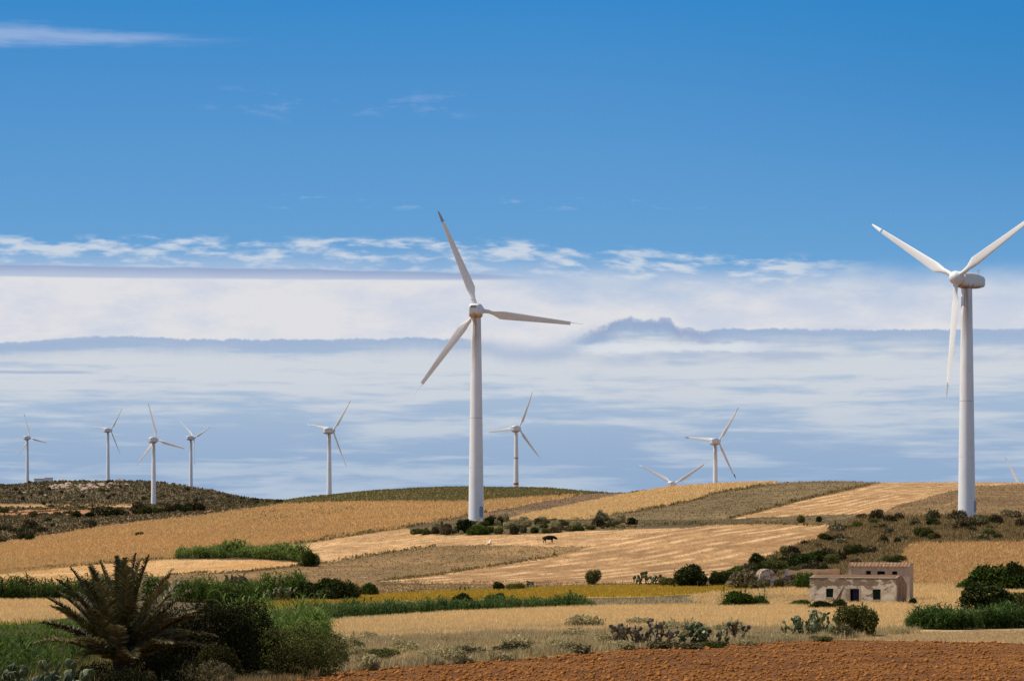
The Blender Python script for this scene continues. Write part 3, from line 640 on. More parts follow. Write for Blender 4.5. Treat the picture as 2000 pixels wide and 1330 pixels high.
tufts('edge_weeds',tuple(np.concatenate([p_[k_] for p_ in pts]) for k_ in range(3)),.45,.16,4,'leaf_olive','dark green weeds dotted along the field edges',lean=.7,clump=1.5,hd=([450,900],[.8,1.4]))
tufts('field_weeds',scatter([(500,1000),(700,990),(730,996),(600,1012),(480,1022),(470,1012)],300,seed=311),.45,.18,4,'leaf_olive','green weeds scattered through the golden grain',lean=.6,clump=1.5)
# soil clods
def clods():
    X_,D_,Z_=scatter(ids('ploughed_field'),105000,seed=20,dmax=240); r=np.random.default_rng(5); n_=len(X_)
    u=np.array([(1,0,0),(-1,0,0),(0,1,0),(0,-1,0),(0,0,1),(0,0,-1)],float); f=np.array([(0,2,4),(2,1,4),(1,3,4),(3,0,4),(2,0,5),(1,2,5),(3,1,5),(0,3,5)])
    s_=.042*(1+3.4*r.random(n_)**5)*(.6+.9*fbm(X_/1.3,D_/1.8,3,8)); co=u[None]*s_[:,None,None]*(.6+.8*r.random((n_,6,1))); co[...,2]*=.8; a=r.random(n_)*6.28
    x=co[...,0]*np.cos(a)[:,None]-co[...,1]*np.sin(a)[:,None]; y=co[...,0]*np.sin(a)[:,None]+co[...,1]*np.cos(a)[:,None]
    co=np.stack([x+X_[:,None],y+D_[:,None],co[...,2]+Z_[:,None]+.02],-1).reshape(-1,3)
    fc=(f[None]+np.arange(n_)[:,None,None]*6).reshape(-1,3)
    o=link('soil_clods',mesh_np('soil_clods',co,fc),'soil'); tag(o,'loose red clods on the ploughed field','soil',None,'stuff')
clods()
# ------------------------------------------------------------------ canes / maize
def leaf_strip(r,base,az,L_,w,rise,droop,seg=4):
    """arching leaf; returns verts, faces"""
    v=[];f=[]
    for i in range(seg+1):
        t=i/seg; out=L_*t*(.75+.25*t); z=rise*L_*t-droop*L_*t*t; ww=w*(1-t**1.6)*(.5+min(t*3,.5))
        c_=base+np.array([math.cos(az)*out,math.sin(az)*out,z]); s_=np.array([-math.sin(az),math.cos(az),0])*ww/2
        v+= [c_-s_,c_+s_]
        if i: k_=2*i; f.append((k_-2,k_-1,k_+1,k_))
    return v,f
def cane_plant(seed,H,nl,L_,w):
    r=np.random.default_rng(seed); V=[];Fc=[]
    def add(v,f): 
        n_=len(V); V.extend(v); Fc.extend([tuple(i+n_ for i in q) for q in f])
    lean=r.normal(size=2)*.1*H; top=np.array([lean[0],lean[1],H])
    for a in (0,1.57): s_=np.array([math.cos(a),math.sin(a),0])*.02; add([-s_,s_,top*.9+s_*.5,top*.9-s_*.5],[(0,1,2,3)])
    for i in range(nl):
        t=.15+.85*i/(nl-1); v,f=leaf_strip(r,top*t*np.array([t,t,1.]),i*2.4+r.random(),L_*(.7+.5*r.random()),w,.9+.5*r.random(),.8+.6*r.random()); add(v,f)
    return np.array(V),np.array(Fc)
def cane_bed(name,pts,H,m,label,nl=9,L_=.7,w=.07,seed=3,hvar=.25,group=None,cat='reeds',fr=1.7,ends=None):
    X_,D_,Z_=pts; r=np.random.default_rng(seed); pr=[cane_plant(seed*10+i,H,nl,L_,w) for i in range(5)]; co=[];fc=[];n0=0
    ks=r.integers(0,5,len(X_)); hs=(1-hvar+2*hvar*fbm(X_/fr,D_/fr,3,seed))*(.8+.4*r.random(len(X_)))
    if ends: u_=CX+X_/D_*F; hs=hs*np.interp(u_,[ends[0],ends[0]+25,ends[1]-30,ends[1]],[.35,1,1,.4])
    for q in range(5):
        idx=np.nonzero(ks==q)[0]; V,Fq=pr[q]; a=r.random(len(idx))*6.28; s_=hs[idx]
        x=(V[None,:,0]*np.cos(a)[:,None]-V[None,:,1]*np.sin(a)[:,None])*s_[:,None]+X_[idx][:,None]
        y=(V[None,:,0]*np.sin(a)[:,None]+V[None,:,1]*np.cos(a)[:,None])*s_[:,None]+D_[idx][:,None]
        z=V[None,:,2]*s_[:,None]+Z_[idx][:,None]-.05
        co.append(np.stack([x,y,z],-1).reshape(-1,3)); fc.append((Fq[None]+np.arange(len(idx))[:,None,None]*len(V)).reshape(-1,4)+n0); n0+=len(idx)*len(V)
    o=link(name,mesh_np(name,np.concatenate(co),np.concatenate(fc)),m); tag(o,label,cat,group,'stuff'); return o
def strip(x0,x1,rowf,depth,n_,seed,D0=None):
    """points in a band along a ground row line"""
    r=np.random.default_rng(seed); xs=np.linspace(x0,x1,24); Ds=np.array([place(x_,rowf(x_)).y for x_ in xs]); u=r.random(n_)*(x1-x0)+x0
    D_=np.interp(u,xs,Ds)+depth*r.random(n_); X_=(u-CX)/F*D_; return X_,D_,zat(X_,D_)
ip=lambda a,b:(lambda x:float(np.interp(x,a,b)))
cane_bed('maize_row',strip(600,1165,ip([600,750,900,1165],[1213,1206,1199,1189]),13,1700,31),1.35,'cane_dark','dark green maize row across the middle of the fields',nl=10,L_=.75,w=.085,seed=4,hvar=.5,cat='maize',fr=2.5,ends=(560,1165))
cane_bed('maize_row',strip(1765,2100,ip([1765,1850,2000,2100],[1228,1230,1226,1224]),8,900,32),1.5,'cane_dark','tall dark green maize at the right edge',nl=11,L_=.95,w=.10,seed=5,hvar=.45,cat='maize',fr=2.5,ends=(1765,2400))
cane_bed('reed_patch',strip(342,622,ip([342,480,560,622],[1091,1090,1095,1103]),12,1150,33),1.75,'cane','long patch of tall reeds on the golden slope',nl=10,L_=1.1,w=.16,seed=6,hvar=.75,fr=5.,ends=(335,625))
cane_bed('reed_hedge',strip(-160,345,ip([-160,0,345],[1177,1175,1172]),9,1500,34),2.2,'cane','reed hedge behind the palm at the left',nl=10,L_=1.,w=.12,seed=7,hvar=.7,fr=4.)
cane_bed('reed_hedge',strip(340,600,ip([340,450,600],[1176,1178,1172]),14,1000,35),2.3,'cane','bright reeds behind the dark shrubs',nl=10,L_=1.,w=.12,seed=8,hvar=.7,fr=4.)
def blob_pts(P,n_,seed,dmax=400): return scatter(P,n_,dmax=dmax,seed=seed)
cane_bed('reed_thicket',blob_pts([(420,1262),(520,1232),(600,1228),(640,1262),(640,1300),(520,1310),(440,1310)],900,36),2.2,'cane','bright green reed thicket right of the dark shrubs',nl=14,L_=.8,w=.07,seed=9,hvar=.7,fr=2.5)
cane_bed('reed_thicket',blob_pts([(-120,1240),(60,1236),(150,1250),(180,1300),(60,1350),(-120,1360)],900,37,200),1.,'cane','low green canes left of the palm',nl=10,L_=.8,w=.06,seed=10,hvar=.9,fr=1.5)
cane_bed('shoots',strip(1402,1500,ip([1402,1500],[1189,1188]),4,46,39),1.9,'cane','tall green shoots growing through the bush in the wheat',nl=10,L_=.7,w=.09,seed=12,hvar=.9,fr=1.)
cane_bed('green_sprouts',blob_pts([(580,1219),(800,1208),(800,1211),(590,1226)],700,38),.25,'cane_dark','low green growth in front of the maize',nl=6,L_=.3,w=.06,seed=11)
# ------------------------------------------------------------------ prickly pears
def pad_mesh(P,m,name='pads',seg=9):
    """P: list of (centre base, direction, normal, length)"""
    mb=MB()
    for b,d_,n_,L_ in P:
        b=Vector(b); d_=Vector(d_).normalized(); n_=(Vector(n_)-d_*Vector(n_).dot(d_)).normalized(); s_=d_.cross(n_)
        rings=[]
        for off,k_ in ((-1,.55),(-.6,.9),(0,1),(.6,.9),(1,.55)):
            ring=[]
            for j in range(seg):
                a=2*math.pi*j/seg; yy=-math.cos(a); xx=math.sin(a)*(1-.18*(-yy))*.40
                ring.append(b+d_*(L_*(.5+.5*yy*k_))+s_*(L_*xx*k_)+n_*(off*L_*.05))
            rings.append(ring)
        mb.loft(rings)
    return mb.mesh(name,True)
def cactus(px,row,wpx,hpx,label,m='pad',seed=0,L_=.36,group=None,loc=None,dens=1.):
    r=random.Random(seed); p=loc or place(px,row); s_=p.y/F; w=wpx*s_; h=hpx*s_; PS=[]
    nb=max(2,int(w/.42*dens))
    for i in range(nb):
        PS.append([]); P=PS[-1]; x=(-.5+(i+.5)/nb)*w+r.uniform(-.1,.1); y=r.uniform(-.5,.5)*min(w,1.6)
        hh=h*(.55+.45*math.sin(math.pi*(i+.5)/nb))*r.uniform(.7,1.12)
        front=[(Vector((x,y,-.05)),Vector((r.uniform(-.3,.3),r.uniform(-.3,.3),1)))]
        lv=0
        while front and lv<9:
            nf=[]
            for b,d_ in front:
                L2=L_*r.uniform(.8,1.15); n_=Vector((r.uniform(-1,1),r.uniform(-1,1),r.uniform(-.3,.3))); P.append((b,d_,n_,L2)); tip_=b+d_.normalized()*L2*.93
                for q in range(r.choice((1,1,2,2,3)) if lv<3 else r.choice((1,1,2))):
                    d2=d_.normalized()+Vector((r.uniform(-.8,.8),r.uniform(-.8,.8),r.uniform(-.1,.7)))
                    if d2.z<.05: d2.z=.2
                    if tip_.z+L_*.5<hh and len(P)<60 and r.random()<.93: nf.append((tip_,d2))
            front=nf[:14]; lv+=1
    o=empty('prickly_pear',p,0,label=label,cat='cactus',group=group)
    for P in PS: link('pad_cluster',pad_mesh(P,m,'pad_cluster'),m,o)
    return o
cactus(1232,1262,62,46,'brown prickly pear standing left in the clump on the ploughed field edge','pad_brown',1,dens=1.9)
cactus(1283,1262,56,52,'tallest prickly pear in the middle of the clump at the field edge','pad_brown',2,dens=1.9)
cactus(1370,1259,110,40,'long low prickly pear bank right of the tallest cactus','pad',3,dens=1.8)
cactus(1433,1253,34,40,'prickly pear with a long arm at the right end of the clump','pad_brown',4)
cactus(1562,1246,74,40,'grey green prickly pear left of the round olive bush','pad',5,dens=1.7)
cactus(1605,1240,60,48,'prickly pear tucked behind the round olive bush','pad',6,dens=1.7)
cactus(926,1288,34,22,'small dark prickly pear beside the dirt track','pad_brown',7)
cactus(1132,1268,20,16,'tiny prickly pear alone on the verge','pad_brown',8,L_=.28)
cactus(706,1304,30,24,'small blue green prickly pear on the track verge','pad',9)
cactus(30,1352,150,90,'pale prickly pear in the bottom left corner','pad',10,L_=.37,dens=1.7,loc=at(28,104))
cactus(135,1350,100,88,'pale prickly pear left of the palm trunk','pad',11,L_=.37,dens=1.7,loc=at(138,106))
cactus(548,1176,72,34,'pale prickly pear at the foot of the reed hedge','pad',12,L_=.5)
cactus(640,1173,40,22,'pale prickly pear in front of the big dark bushes','pad',13,L_=.5)
cactus(1262,1143,54,26,'grey prickly pear left of the dark domed bush','pad',14,L_=.6)
cactus(1352,1146,44,24,'pale prickly pear in front of the dark domed bush','pad',15,L_=.5)
cactus(905,1155,50,11,'low prickly pear strip on the field edge','pad',16,L_=.4)
cactus(803,1159,18,8,'tiny grey prickly pear left on the field edge','pad',17,L_=.35)
cactus(318,1300,24,44,'prickly pear with one pale pad right of the palm','pad',18,L_=.4,loc=at(318,114))
cactus(1035,1150,22,16,'small prickly pear at the end of the shrub row','pad',19,L_=.4)
# ------------------------------------------------------------------ bushes
B=bush
B('round',610,1172,62,42,'dark bush at the left of the big pair beside the reeds')
B('round',655,1172,82,52,'largest dark bush behind the yellow field')
B('olive',688,1170,40,36,'olive bush leaning on the largest dark bush')
B('roundmid',724,1164,42,32,'green bush standing alone left of the yellow field')
B('round',908,1191,56,38,'green domed bush behind the maize row, left one')
B('round',970,1190,46,38,'green domed bush behind the maize row, right one')
B('round',972,1153,28,20,'small dark bush at the lower field edge')
B('olive',1010,1152,46,16,'low olive bush at the lower field edge')
B('olive',1158,1141,34,34,'single grey olive bush on the stubble edge')
B('round',1340,1146,86,50,'dark domed bush in front of the striped stubble')
B('round',1398,1145,42,34,'dark bush right of the domed bush')
B('olive',1300,1145,40,22,'low olive bush left of the domed bush')
B('dry',1452,1150,62,42,'grey brown dry shrub left of the ruined arch')
B('dry',1478,1152,40,26,'dry shrub at the foot of the ruined arch')
B('roundmid',1572,1152,46,44,'bright green bush between ruin and house')
B('round',1600,1150,30,28,'dark bush against the left corner of the house')
B('roundmid',1450,1188,90,38,'green bush with long shoots in the wheat')
B('roundmid',1487,1186,36,26,'small green bush right of the one with long shoots')
B('roundmid',1562,1187,60,18,'low green bush left of the house')
B('round',1612,1194,70,24,'dark dry brushwood in front of the house wall',cat='shrub')
B('round',1640,1192,36,26,'dry brushwood heap below the left window',cat='shrub')
B('olive',1676,1243,98,74,'round olive bush at the edge of the ploughed field')
B('dry',1640,1247,60,30,'dry weeds at the foot of the round olive bush',cat='shrub')
B('round',1783,1186,20,22,'small dark bush at the right corner of the house')
B('round',1922,1189,116,60,'wide dark bush behind the tall maize')
B('roundmid',1945,1153,116,64,'dark bush rising behind the wide one at right')
B('round',1990,1154,76,64,'dark bush at the right edge of the view')
B('olive',1975,1189,96,40,'brownish olive bush at the right edge')
B('roundmid',1890,1152,50,26,'small green bush left of the dark rising bush')
B('olive',1564,1021,20,18,'left one of two small bushes on the field margin')
B('round',1600,1019,15,13,'right one of two small bushes on the field margin')
B('round',1235,1024,20,17,'small dark bush right of the central turbine strip')
B('round',907,1040,30,32,'tall dark bush left of the central tower base')
B('round',957,1026,24,20,'dark bush right of the central tower base')
B('roundmid',938,1043,52,22,'green bush below the central tower')
B('scrub',1170,1028,30,18,'dark scrub bush near the right end of the weedy strip')
B('olive',272,1046,18,9,'lone low bush on the golden slope')
B('scrub',182,1031,18,18,'lone scrub bush above the golden slope')
B('dry',470,1172,70,50,'brown shrub among the bright reeds',cat='shrub')
B('round',445,1190,70,50,'dark bush rising before the bright reeds')
B('dry',592,1105,30,10,'low dry shrub at the end of the reed patch',cat='shrub')
B('round',606,1106,34,36,'dark rounded end bush of the reed patch')
# group bushes round the central tower strip
for i,(x_,r_,w_,h_) in enumerate([(828,1044,36,16),(850,1042,30,18),(872,1043,34,20),(888,1037,20,12),(975,1042,30,16),(1005,1043,30,20),(1020,1040,24,18),(1045,1040,30,14),(1065,1041,26,14),(1085,1040,30,13),(1110,1037,26,14),(1130,1036,30,12),(1155,1034,26,12),(1190,1030,28,12),(925,1034,22,14),(957,1040,26,18),(820,1040,20,10),(1095,1034,20,10)]):
    B(['olive','scrub','dry','roundmid'][i%4],x_,r_,w_*.8,h_*.85,'low bush in the weedy strip below the central turbine','bushes along the weedy strip')
for i,(x_,r_,w_,h_) in enumerate([(1425,1130,50,24),(1450,1122,60,26),(1480,1116,50,24),(1510,1113,56,28),(1540,1108,50,28),(1570,1104,56,30),(1600,1100,56,32),(1625,1100,44,26),(1470,1130,40,20),(1515,1106,40,22),(1555,1096,40,22),(1608,1090,40,18)]):
    B(['round','roundmid','round','olive'][i%4],x_,r_+3,w_,h_,'dark green bush in the hedge above the ruin','bushes of the hedge above the ruin')
rs=random.Random(4)
for i,(x_,r_,w_,h_) in enumerate([(152,1010,28,14),(175,1010,24,12),(195,1008,40,20),(218,1008,34,16),(240,1006,26,12),(268,1004,40,22),(285,1004,34,18),(312,1001,30,12),(330,1000,30,18),(345,998,30,18),(362,1000,26,12),(388,998,40,20),(370,994,30,14)]):
    B(['round','round','scrub'][i%3],x_,r_,w_,h_,'dark bush in the row below the left hill','bushes in the row below the left hill')
def free(n_,P,sizes,kinds,label,group,seed,dmin=0,stem=False,hr=(.35,.7)):
    X_,D_,Z_=scatter(P,n_,seed=seed,dmin=dmin); r=random.Random(seed)
    for a,b,c_ in zip(X_,D_,Z_):
        w_=r.uniform(*sizes); bush(r.choice(kinds),0,0,w_,w_*r.uniform(*hr),label,group,loc=Vector((a,b,c_)),stem=stem)
free(95,slope,(14,44),['scrub','scrub','olive','round','dry'],'low scrub bush on the slope below the right turbine','scrub bushes on the right slope',61)
free(60,[(-100,1030),(100,1036),(110,1048),(60,1056),(-100,1075)],(14,36),['scrub','round','scrub'],'low dark scrub bush at the left edge of the golden slope','scrub bushes at the left edge',62,dmin=500)
free(80,[(-100,945),(120,940),(300,943),(400,958),(520,978),(420,992),(250,988),(-100,998)],(6,15),['scrub','scrub','round','olive'],'dark scrub bush on the left hill','scrub bushes on the left hill',63,dmin=1200)
free(40,[(-60,998),(250,992),(240,1012),(60,1036),(-60,1046)],(10,24),['scrub','olive','dry'],'scrub bush on the flat below the left hill','scrub bushes below the left hill',64,dmin=650)
free(10,[(430,975),(560,974),(560,984),(440,986)],(8,16),['scrub','round'],'small bush on the saddle between the hills','bushes on the saddle',65,dmin=900)
free(90,[(800,1046),(870,1022),(1000,1018),(1220,1016),(1230,1030),(1000,1042)],(8,26),['weed','scrub','dry','weed','olive'],'small bush or weed clump in the strip below the central turbine','weed clumps in the strip below the central turbine',68)
B('roundmid',1596,1147,34,26,'green bush in front of the collapsed vault')
B('dry',1545,1150,34,18,'dry shrub before the rubble wall')
B('olive',1520,1149,26,22,'olive bush growing at the right foot of the ruined arch')
free(22,[(1400,1120),(1640,1108),(1640,1144),(1400,1148)],(18,38),['dry','olive','round'],'brownish shrub around the ruin','shrubs around the ruin',66)
free(60,verge,(26,80),['weed','weed','weed','dry','olive'],'grey green weed clump on the verge by the ploughed field','weed clumps on the verge',67,hr=(.2,.4))
for i,(x_,r_,w_,h_) in enumerate([(1215,1266,70,26),(1300,1264,80,30),(1395,1262,70,26),(1460,1258,50,18),(1345,1265,60,24),(1600,1250,60,22),(1530,1250,50,20)]):
    B(['weed','dry','olive'][i%3],x_,r_+2,w_,h_*.55,'dull thistle clump at the foot of the cactus row','thistle clumps at the cactus row',cat='shrub')
# ------------------------------------------------------------------ near big shrubs (their own meshes, finer leaves)
def big_shrub(px,D_,w,h,m,leaf,n_,seed,label,nl=16,name='shrub',spiky=.05,asp=1.8):
    p=at(px,D_,-.15); t=empty(name,p,0,label=label,cat='shrub'); me=bush_mesh('foliage',seed,w=w,h=h,n_=n_,leaf=leaf,nl=nl,spiky=spiky,asp=asp); link('foliage',me,m,t); stems(t,w,h,n_=7); return t
big_shrub(395,142,5.6,5.0,'leaf_black',.06,60000,101,'large nearly black evergreen shrub right of the palm')
big_shrub(468,150,5.0,4.6,'leaf_black',.06,50000,102,'dark evergreen shrub between the black shrub and the reeds')
big_shrub(330,146,4.6,4.0,'leaf_black',.06,36000,103,'dark shrub directly behind the palm')
big_shrub(592,149,5.2,2.6,'leaf_olive',.06,34000,104,'grey olive shrub at the corner of the ploughed field')
big_shrub(560,143,2.6,1.9,'leaf_black',.05,14000,116,'small black bush in front of the grey olive shrub')
big_shrub(655,158,2.6,1.5,'leaf_olive',.055,9000,105,'small olive shrub tapering onto the ploughed field')
big_shrub(400,126,2.8,1.6,'leaf_brown',.035,11000,106,'brown twiggy shrub at the bottom edge',asp=3.,spiky=.3)
big_shrub(238,111,2.8,1.75,'leaf_black',.04,22000,111,'dark undergrowth hiding the palm trunk')
big_shrub(312,117,3.,2.1,'leaf_black',.045,20000,112,'dark bush between the palm and the black evergreen shrub')
big_shrub(180,119,2.6,1.7,'leaf_black',.045,14000,113,'dark bush at the left foot of the palm')
big_shrub(540,150,3.2,3.1,'leaf_dark',.055,20000,114,'dark green shrub wedged between the reeds and the black shrub')
big_shrub(430,138,2.8,2.5,'leaf_black',.05,18000,115,'low black shrub in front of the tall ones',nl=9)
big_shrub(310,120,2.6,1.3,'leaf_brown',.035,8000,107,'low twiggy shrub under the palm fronds',asp=3.,spiky=.3)
big_shrub(180,128,2.6,1.3,'leaf_olive',.045,8000,108,'olive undergrowth left of the palm trunk')
big_shrub(735,170,1.6,.7,'leaf_olive',.045,3500,109,'low weed clump beside the dirt track')
big_shrub(712,166,1.6,.55,'leaf_brown',.045,3000,110,'low brown weed clump beside the dirt track')
# ------------------------------------------------------------------ palm
def palm():
    p=at(238,116,-.1); t=empty('palm_tree',p,0,label='spreading date palm with arching dull green fronds in the lower left',cat='palm tree')
    r=random.Random(12); s_=116/F; cz=(1362-1262)*s_+.1
    z0=CAMZ+(HOR-1288)*s_-p.z; cz=z0
    mb=MB(); prof=[(.34,-.1)]; k_=9
    for i in range(k_): z=cz*(i/k_); prof+=[(.34-.02*(i%2),z+.02),(.40,z+cz/k_*.8)]
    prof+=[(.30,cz),(.18,cz+.25)]
    link('trunk',autosmooth(mb.lathe(prof,12).mesh('trunk')),'trunk',t)
    n_=50
    for i in range(n_):
        az=i*2.39996+r.uniform(-.2,.2); u=(i+.5)/n_
        el=R(86-66*u**.85)+r.uniform(-.12,.12)      # initial elevation
        Lf=r.uniform(3.7,4.2)*(1.06 if u<.55 else .98)
        pos=Vector((math.cos(az)*.12,math.sin(az)*.12,cz+.1-.25*u)); pts=[pos.copy()]; e=el; seg=14
        dro=r.uniform(.3,.6)*(.35+.75*u) 
        for q in range(seg):
            e-=dro*(.3+1.7*(q/seg)**1.5)/seg*1.3
            d_=Vector((math.cos(az)*math.cos(e),math.sin(az)*math.cos(e),math.sin(e))); pos=pos+d_*(Lf/seg); pts.append(pos.copy())
        fr=link('frond',None,None,t) if False else None
        # rachis
        rb=MB().tube(pts,[.035*(1-.8*q/seg) for q in range(seg+1)],4)
        V=[];Fc=[]
        nl=150; side=Vector((-math.sin(az),math.cos(az),0)); tw=r.uniform(-.5,.5)
        dead=u>.9
        for q in range(nl):
            tt=.16+.84*q/nl; f_=tt*seg; i0=min(int(f_),seg-1); b=pts[i0].lerp(pts[i0+1],f_-i0); tg=(pts[i0+1]-pts[i0]).normalized(); nrm=side.cross(tg)*-1
            if nrm.z<0: nrm=-nrm
            ll=.60*math.sin(math.pi*min(1,.12+tt*.86))**.6*(.75+.4*r.random())
            for sg in (-1,1):
                a_=r.uniform(.55,.8); up_=r.uniform(.12,.75)+tw*sg*.3
                d_=(tg*a_+side*sg*.8+nrm*up_).normalized(); wv=tg.cross(d_).normalized()*.0+tg*.017
                m_=b+d_*ll*.55; e_=b+d_*ll+Vector((r.uniform(-.06,.06),r.uniform(-.06,.06),-r.uniform(.05,.35)*ll)); n0=len(V)
                V+=[b-wv,b+wv,m_+wv*1.1,e_,m_-wv*1.1]; Fc.append((n0,n0+1,n0+2,n0+3,n0+4))
        lf=MB(); lf.v=[tuple(v) for v in V]; lf.f=Fc
        nbase=len(rb.v); nf=len(rb.f); rb.add(lf.v,lf.f); me=rb.mesh('frond'); me.materials.append(M['palm_stem']); me.materials.append(M['palm'])
        mi=np.ones(len(me.polygons),np.int32); mi[:nf]=0; me.polygons.foreach_set('material_index',mi)
        o=bpy.data.objects.new('frond',me); col.objects.link(o); o.parent=t
palm()
# ------------------------------------------------------------------ wind turbines
def nacelle_mesh():
    mb=MB(); rings=[]
    prof=[(-1.35,1.0,1.05,-1.1,.0),(-1.2,1.2,1.28,-1.4,0),(1.,1.32,1.4,-1.65,0),(3.2,1.28,1.28,-1.56,0),(5.2,1.0,.92,-1.2,0),(5.5,.9,.78,-1.05,0)]
    for y,hw,zt,zb,_ in prof:
        c_=.32; pts=[(-hw+c_,zb),(hw-c_,zb),(hw-.1,zb+.12),(hw,zb+c_+.1),(hw,zt-c_-.2),(hw-.12,zt-.22),(hw-c_-.1,zt),(-hw+c_+.1,zt),(-hw+.12,zt-.22),(-hw,zt-c_-.2),(-hw,zb+c_+.1),(-hw+.1,zb+.12)]
        rings.append([(x,y,z) for x,z in pts])
    mb.loft(rings); return autosmooth(mb.mesh('nacelle'),35)
def hub_mesh():
    n_=24; rings=[]
    for y,r_ in ((-4.0,.05),(-3.92,.45),(-3.7,.85),(-3.3,1.15),(-2.9,1.3),(-2.0,1.32),(-1.55,1.15),(-1.38,.9)):
        rings.append([(r_*math.cos(2*math.pi*j/n_),y,r_*math.sin(2*math.pi*j/n_)) for j in range(n_)])
    return autosmooth(MB().loft(rings).mesh('hub'),50)
def section(z,ch,th,le,tw,n_=14,cyl=0.):
    """aerofoil-like closed ring; chord along x (leading edge at +x*le), thickness along y"""
    out=[]
    for j in range(n_):
        a=2*math.pi*j/n_; x=math.cos(a); y=math.sin(a)
        ax=(x*.5+.5-.7)*ch*1.0; ay=y*th*.5*(1-.0)*(.35+.65*(0.5+0.5*x)) if cyl<1 else y*th*.5
        cx_=x*th*.5; xx=ax*(1-cyl)+cx_*cyl; yy=ay*(1-cyl)+y*th*.5*cyl
        xr=xx*math.cos(tw)-yy*math.sin(tw); yr=xx*math.sin(tw)+yy*math.cos(tw); out.append((xr*le,yr,z))
    return out
def blade_mesh():
    S=[(1.0,.9,.9,0,1.),(2.4,.9,.86,R(10),1.),(3.4,1.25,.62,R(12),.4),(4.9,1.85,.42,R(10),0.),(5.6,1.86,.38,R(9),0),(8,1.68,.32,R(7),0),(12,1.36,.24,R(4),0),(16,1.06,.18,R(2),0),(20.1,.76,.13,0,0)]
    return autosmooth(MB().loft([section(z,c_,t_,1,tw,16,cy) for z,c_,t_,tw,cy in S]).mesh('blade'),60)
def root_mesh():
    mb=MB(); n_=20; return autosmooth(mb.lathe([(.55,.75),(.56,1.35),(.50,1.4),(.50,1.5)],20).mesh('blade_root'),40)
def tip_mesh():
    S=[(20.45,.70,.12),(21.2,.6,.10),(22.2,.44,.07),(22.8,.26,.05),(23.0,.1,.03)]
    return autosmooth(MB().loft([section(z,c_,t_,1,R(82),12,0) for z,c_,t_ in S]).mesh('blade_tip'),60)
def shaft_mesh(): return MB().tube([(0,0,19.9),(0,0,20.7)],.05,8).mesh('tip_shaft')
def tower_mesh(H):
    zt=H-1.62; prof=[(1.78,-4.),(1.72,0),(1.71,.12),(1.66,.13)]
    for i in range(1,25): z=zt*i/24; prof.append((1.66-(1.66-1.02)*(z/zt)**1.05,z))
    return autosmooth(MB().lathe(prof,40).mesh('tower'),50)
TM={'nac':nacelle_mesh(),'hub':hub_mesh(),'blade':blade_mesh(),'tip':tip_mesh(),'shaft':shaft_mesh(),'root':root_mesh(),'tower':tower_mesh(45.)}
TM['door']=autosmooth((lambda mb:mb.loft([[(x*k_,y,z) for x,z in [(-.42,.9),(.42,.9),(.45,1.1),(.45,2.8),(.32,3.15),(-.32,3.15),(-.45,2.8),(-.45,1.1)]] for y,k_ in ((0,1),(-.14,.96))])) (MB()).mesh('door'))
TM['step']=MB().box((-.6,-1.2,-.4),(.6,0,.45)).box((-.6,-1.6,-.4),(.6,-1.203,.2)).mesh('door_step')
TM['mast']=MB().tube([(0,0,0),(0,0,.9)],.03,6).tube([(-.35,0,.75),(.35,0,.75)],.025,6).tube([(.35,0,.75),(.35,0,.98)],.02,6).mesh('wind_sensor')
TM['vent']=MB().box((-.55,0,-.06),(.55,.05,.06)).mesh('vent_slot')
def turbine(px,base_row,D_,yaw,th,label,group='wind turbines',hubrow=None,tipm='white',tower='tower',doorang=None,tipang=(0,0,0),detail=False):
    g_=at(px,D_); 
    if base_row is not None: g_.z=CAMZ+(HOR-base_row)*D_/F
    H=45.
    if hubrow is not None: 
        hz=CAMZ+(HOR-hubrow)*D_/F; g_.z=hz-H
    t=empty('wind_turbine',g_,0,label=label,cat='wind turbine',group=group)
    link('tower',TM['tower'] if tower=='tower' else TM['tower'].copy(),None,t)
    tw=t.children[0]
    if tower=='tower':
        if len(tw.data.materials)==0: tw.data.materials.append(M['tower'])
    else: tw.data.materials.clear(); tw.data.materials.append(M['rusty_tower'])
    if doorang is not None:
        d_=link('door',TM['door'],'door_grey',tw); d_.rotation_euler=(0,0,R(doorang)); a=R(doorang); d_.location=(math.sin(a)*1.62,-math.cos(a)*1.62,0)
        s2=link('door_step',TM['step'],'steel',t); s2.rotation_euler=(0,0,a); s2.location=(math.sin(a)*1.7,-math.cos(a)*1.7,0)
    Y_=Matrix.Rotation(R(yaw),4,'Z'); T_=Matrix.Translation((0,0,H)); Y_=Y_@Matrix.Translation((0,-.8,0)); tilt=Matrix.Rotation(R(-5),4,'X')
    nc=link('nacelle',TM['nac'],'nacelle',t); nc.matrix_local=T_@Y_@Matrix.Diagonal((1.,1.,1. if detail else 1.3,1.))
    if detail:
        for x_,y_ in ((0,4.4),(.5,4.0)): s3=link('wind_sensor',TM['mast'],'steel',nc); s3.location=(x_,y_,1.2)
        for z_ in (.55,.3): s3=link('vent_slot',TM['vent'],'dark',nc); s3.location=(0,5.48,z_)
    hb=link('hub',TM['hub'],'white',t); hb.matrix_local=T_@Y_@tilt
    for k_ in range(3):
        b=link('blade',TM['blade'],'white',t); b.matrix_local=T_@Y_@tilt@Matrix.Translation((0,-2.5,0))@Matrix.Rotation(R(th+120*k_),4,'Y')@Matrix.Rotation(R(3),4,'X')
        rt=link('blade_root',TM['root'],'steel' if False else 'white',b)
        s_=link('tip_shaft',TM['shaft'],'steel',b)
        mk=tipm if isinstance(tipm,str) else tipm[k_]
        if 'tip_'+mk not in TM:
            TM['tip_'+mk]=TM['tip'].copy(); TM['tip_'+mk].materials.append(M[mk])
        tm=TM['tip_'+mk]
        tp=link('blade_tip',tm,None,b); tp.rotation_euler=(0,0,R(tipang[k_]))
    return t
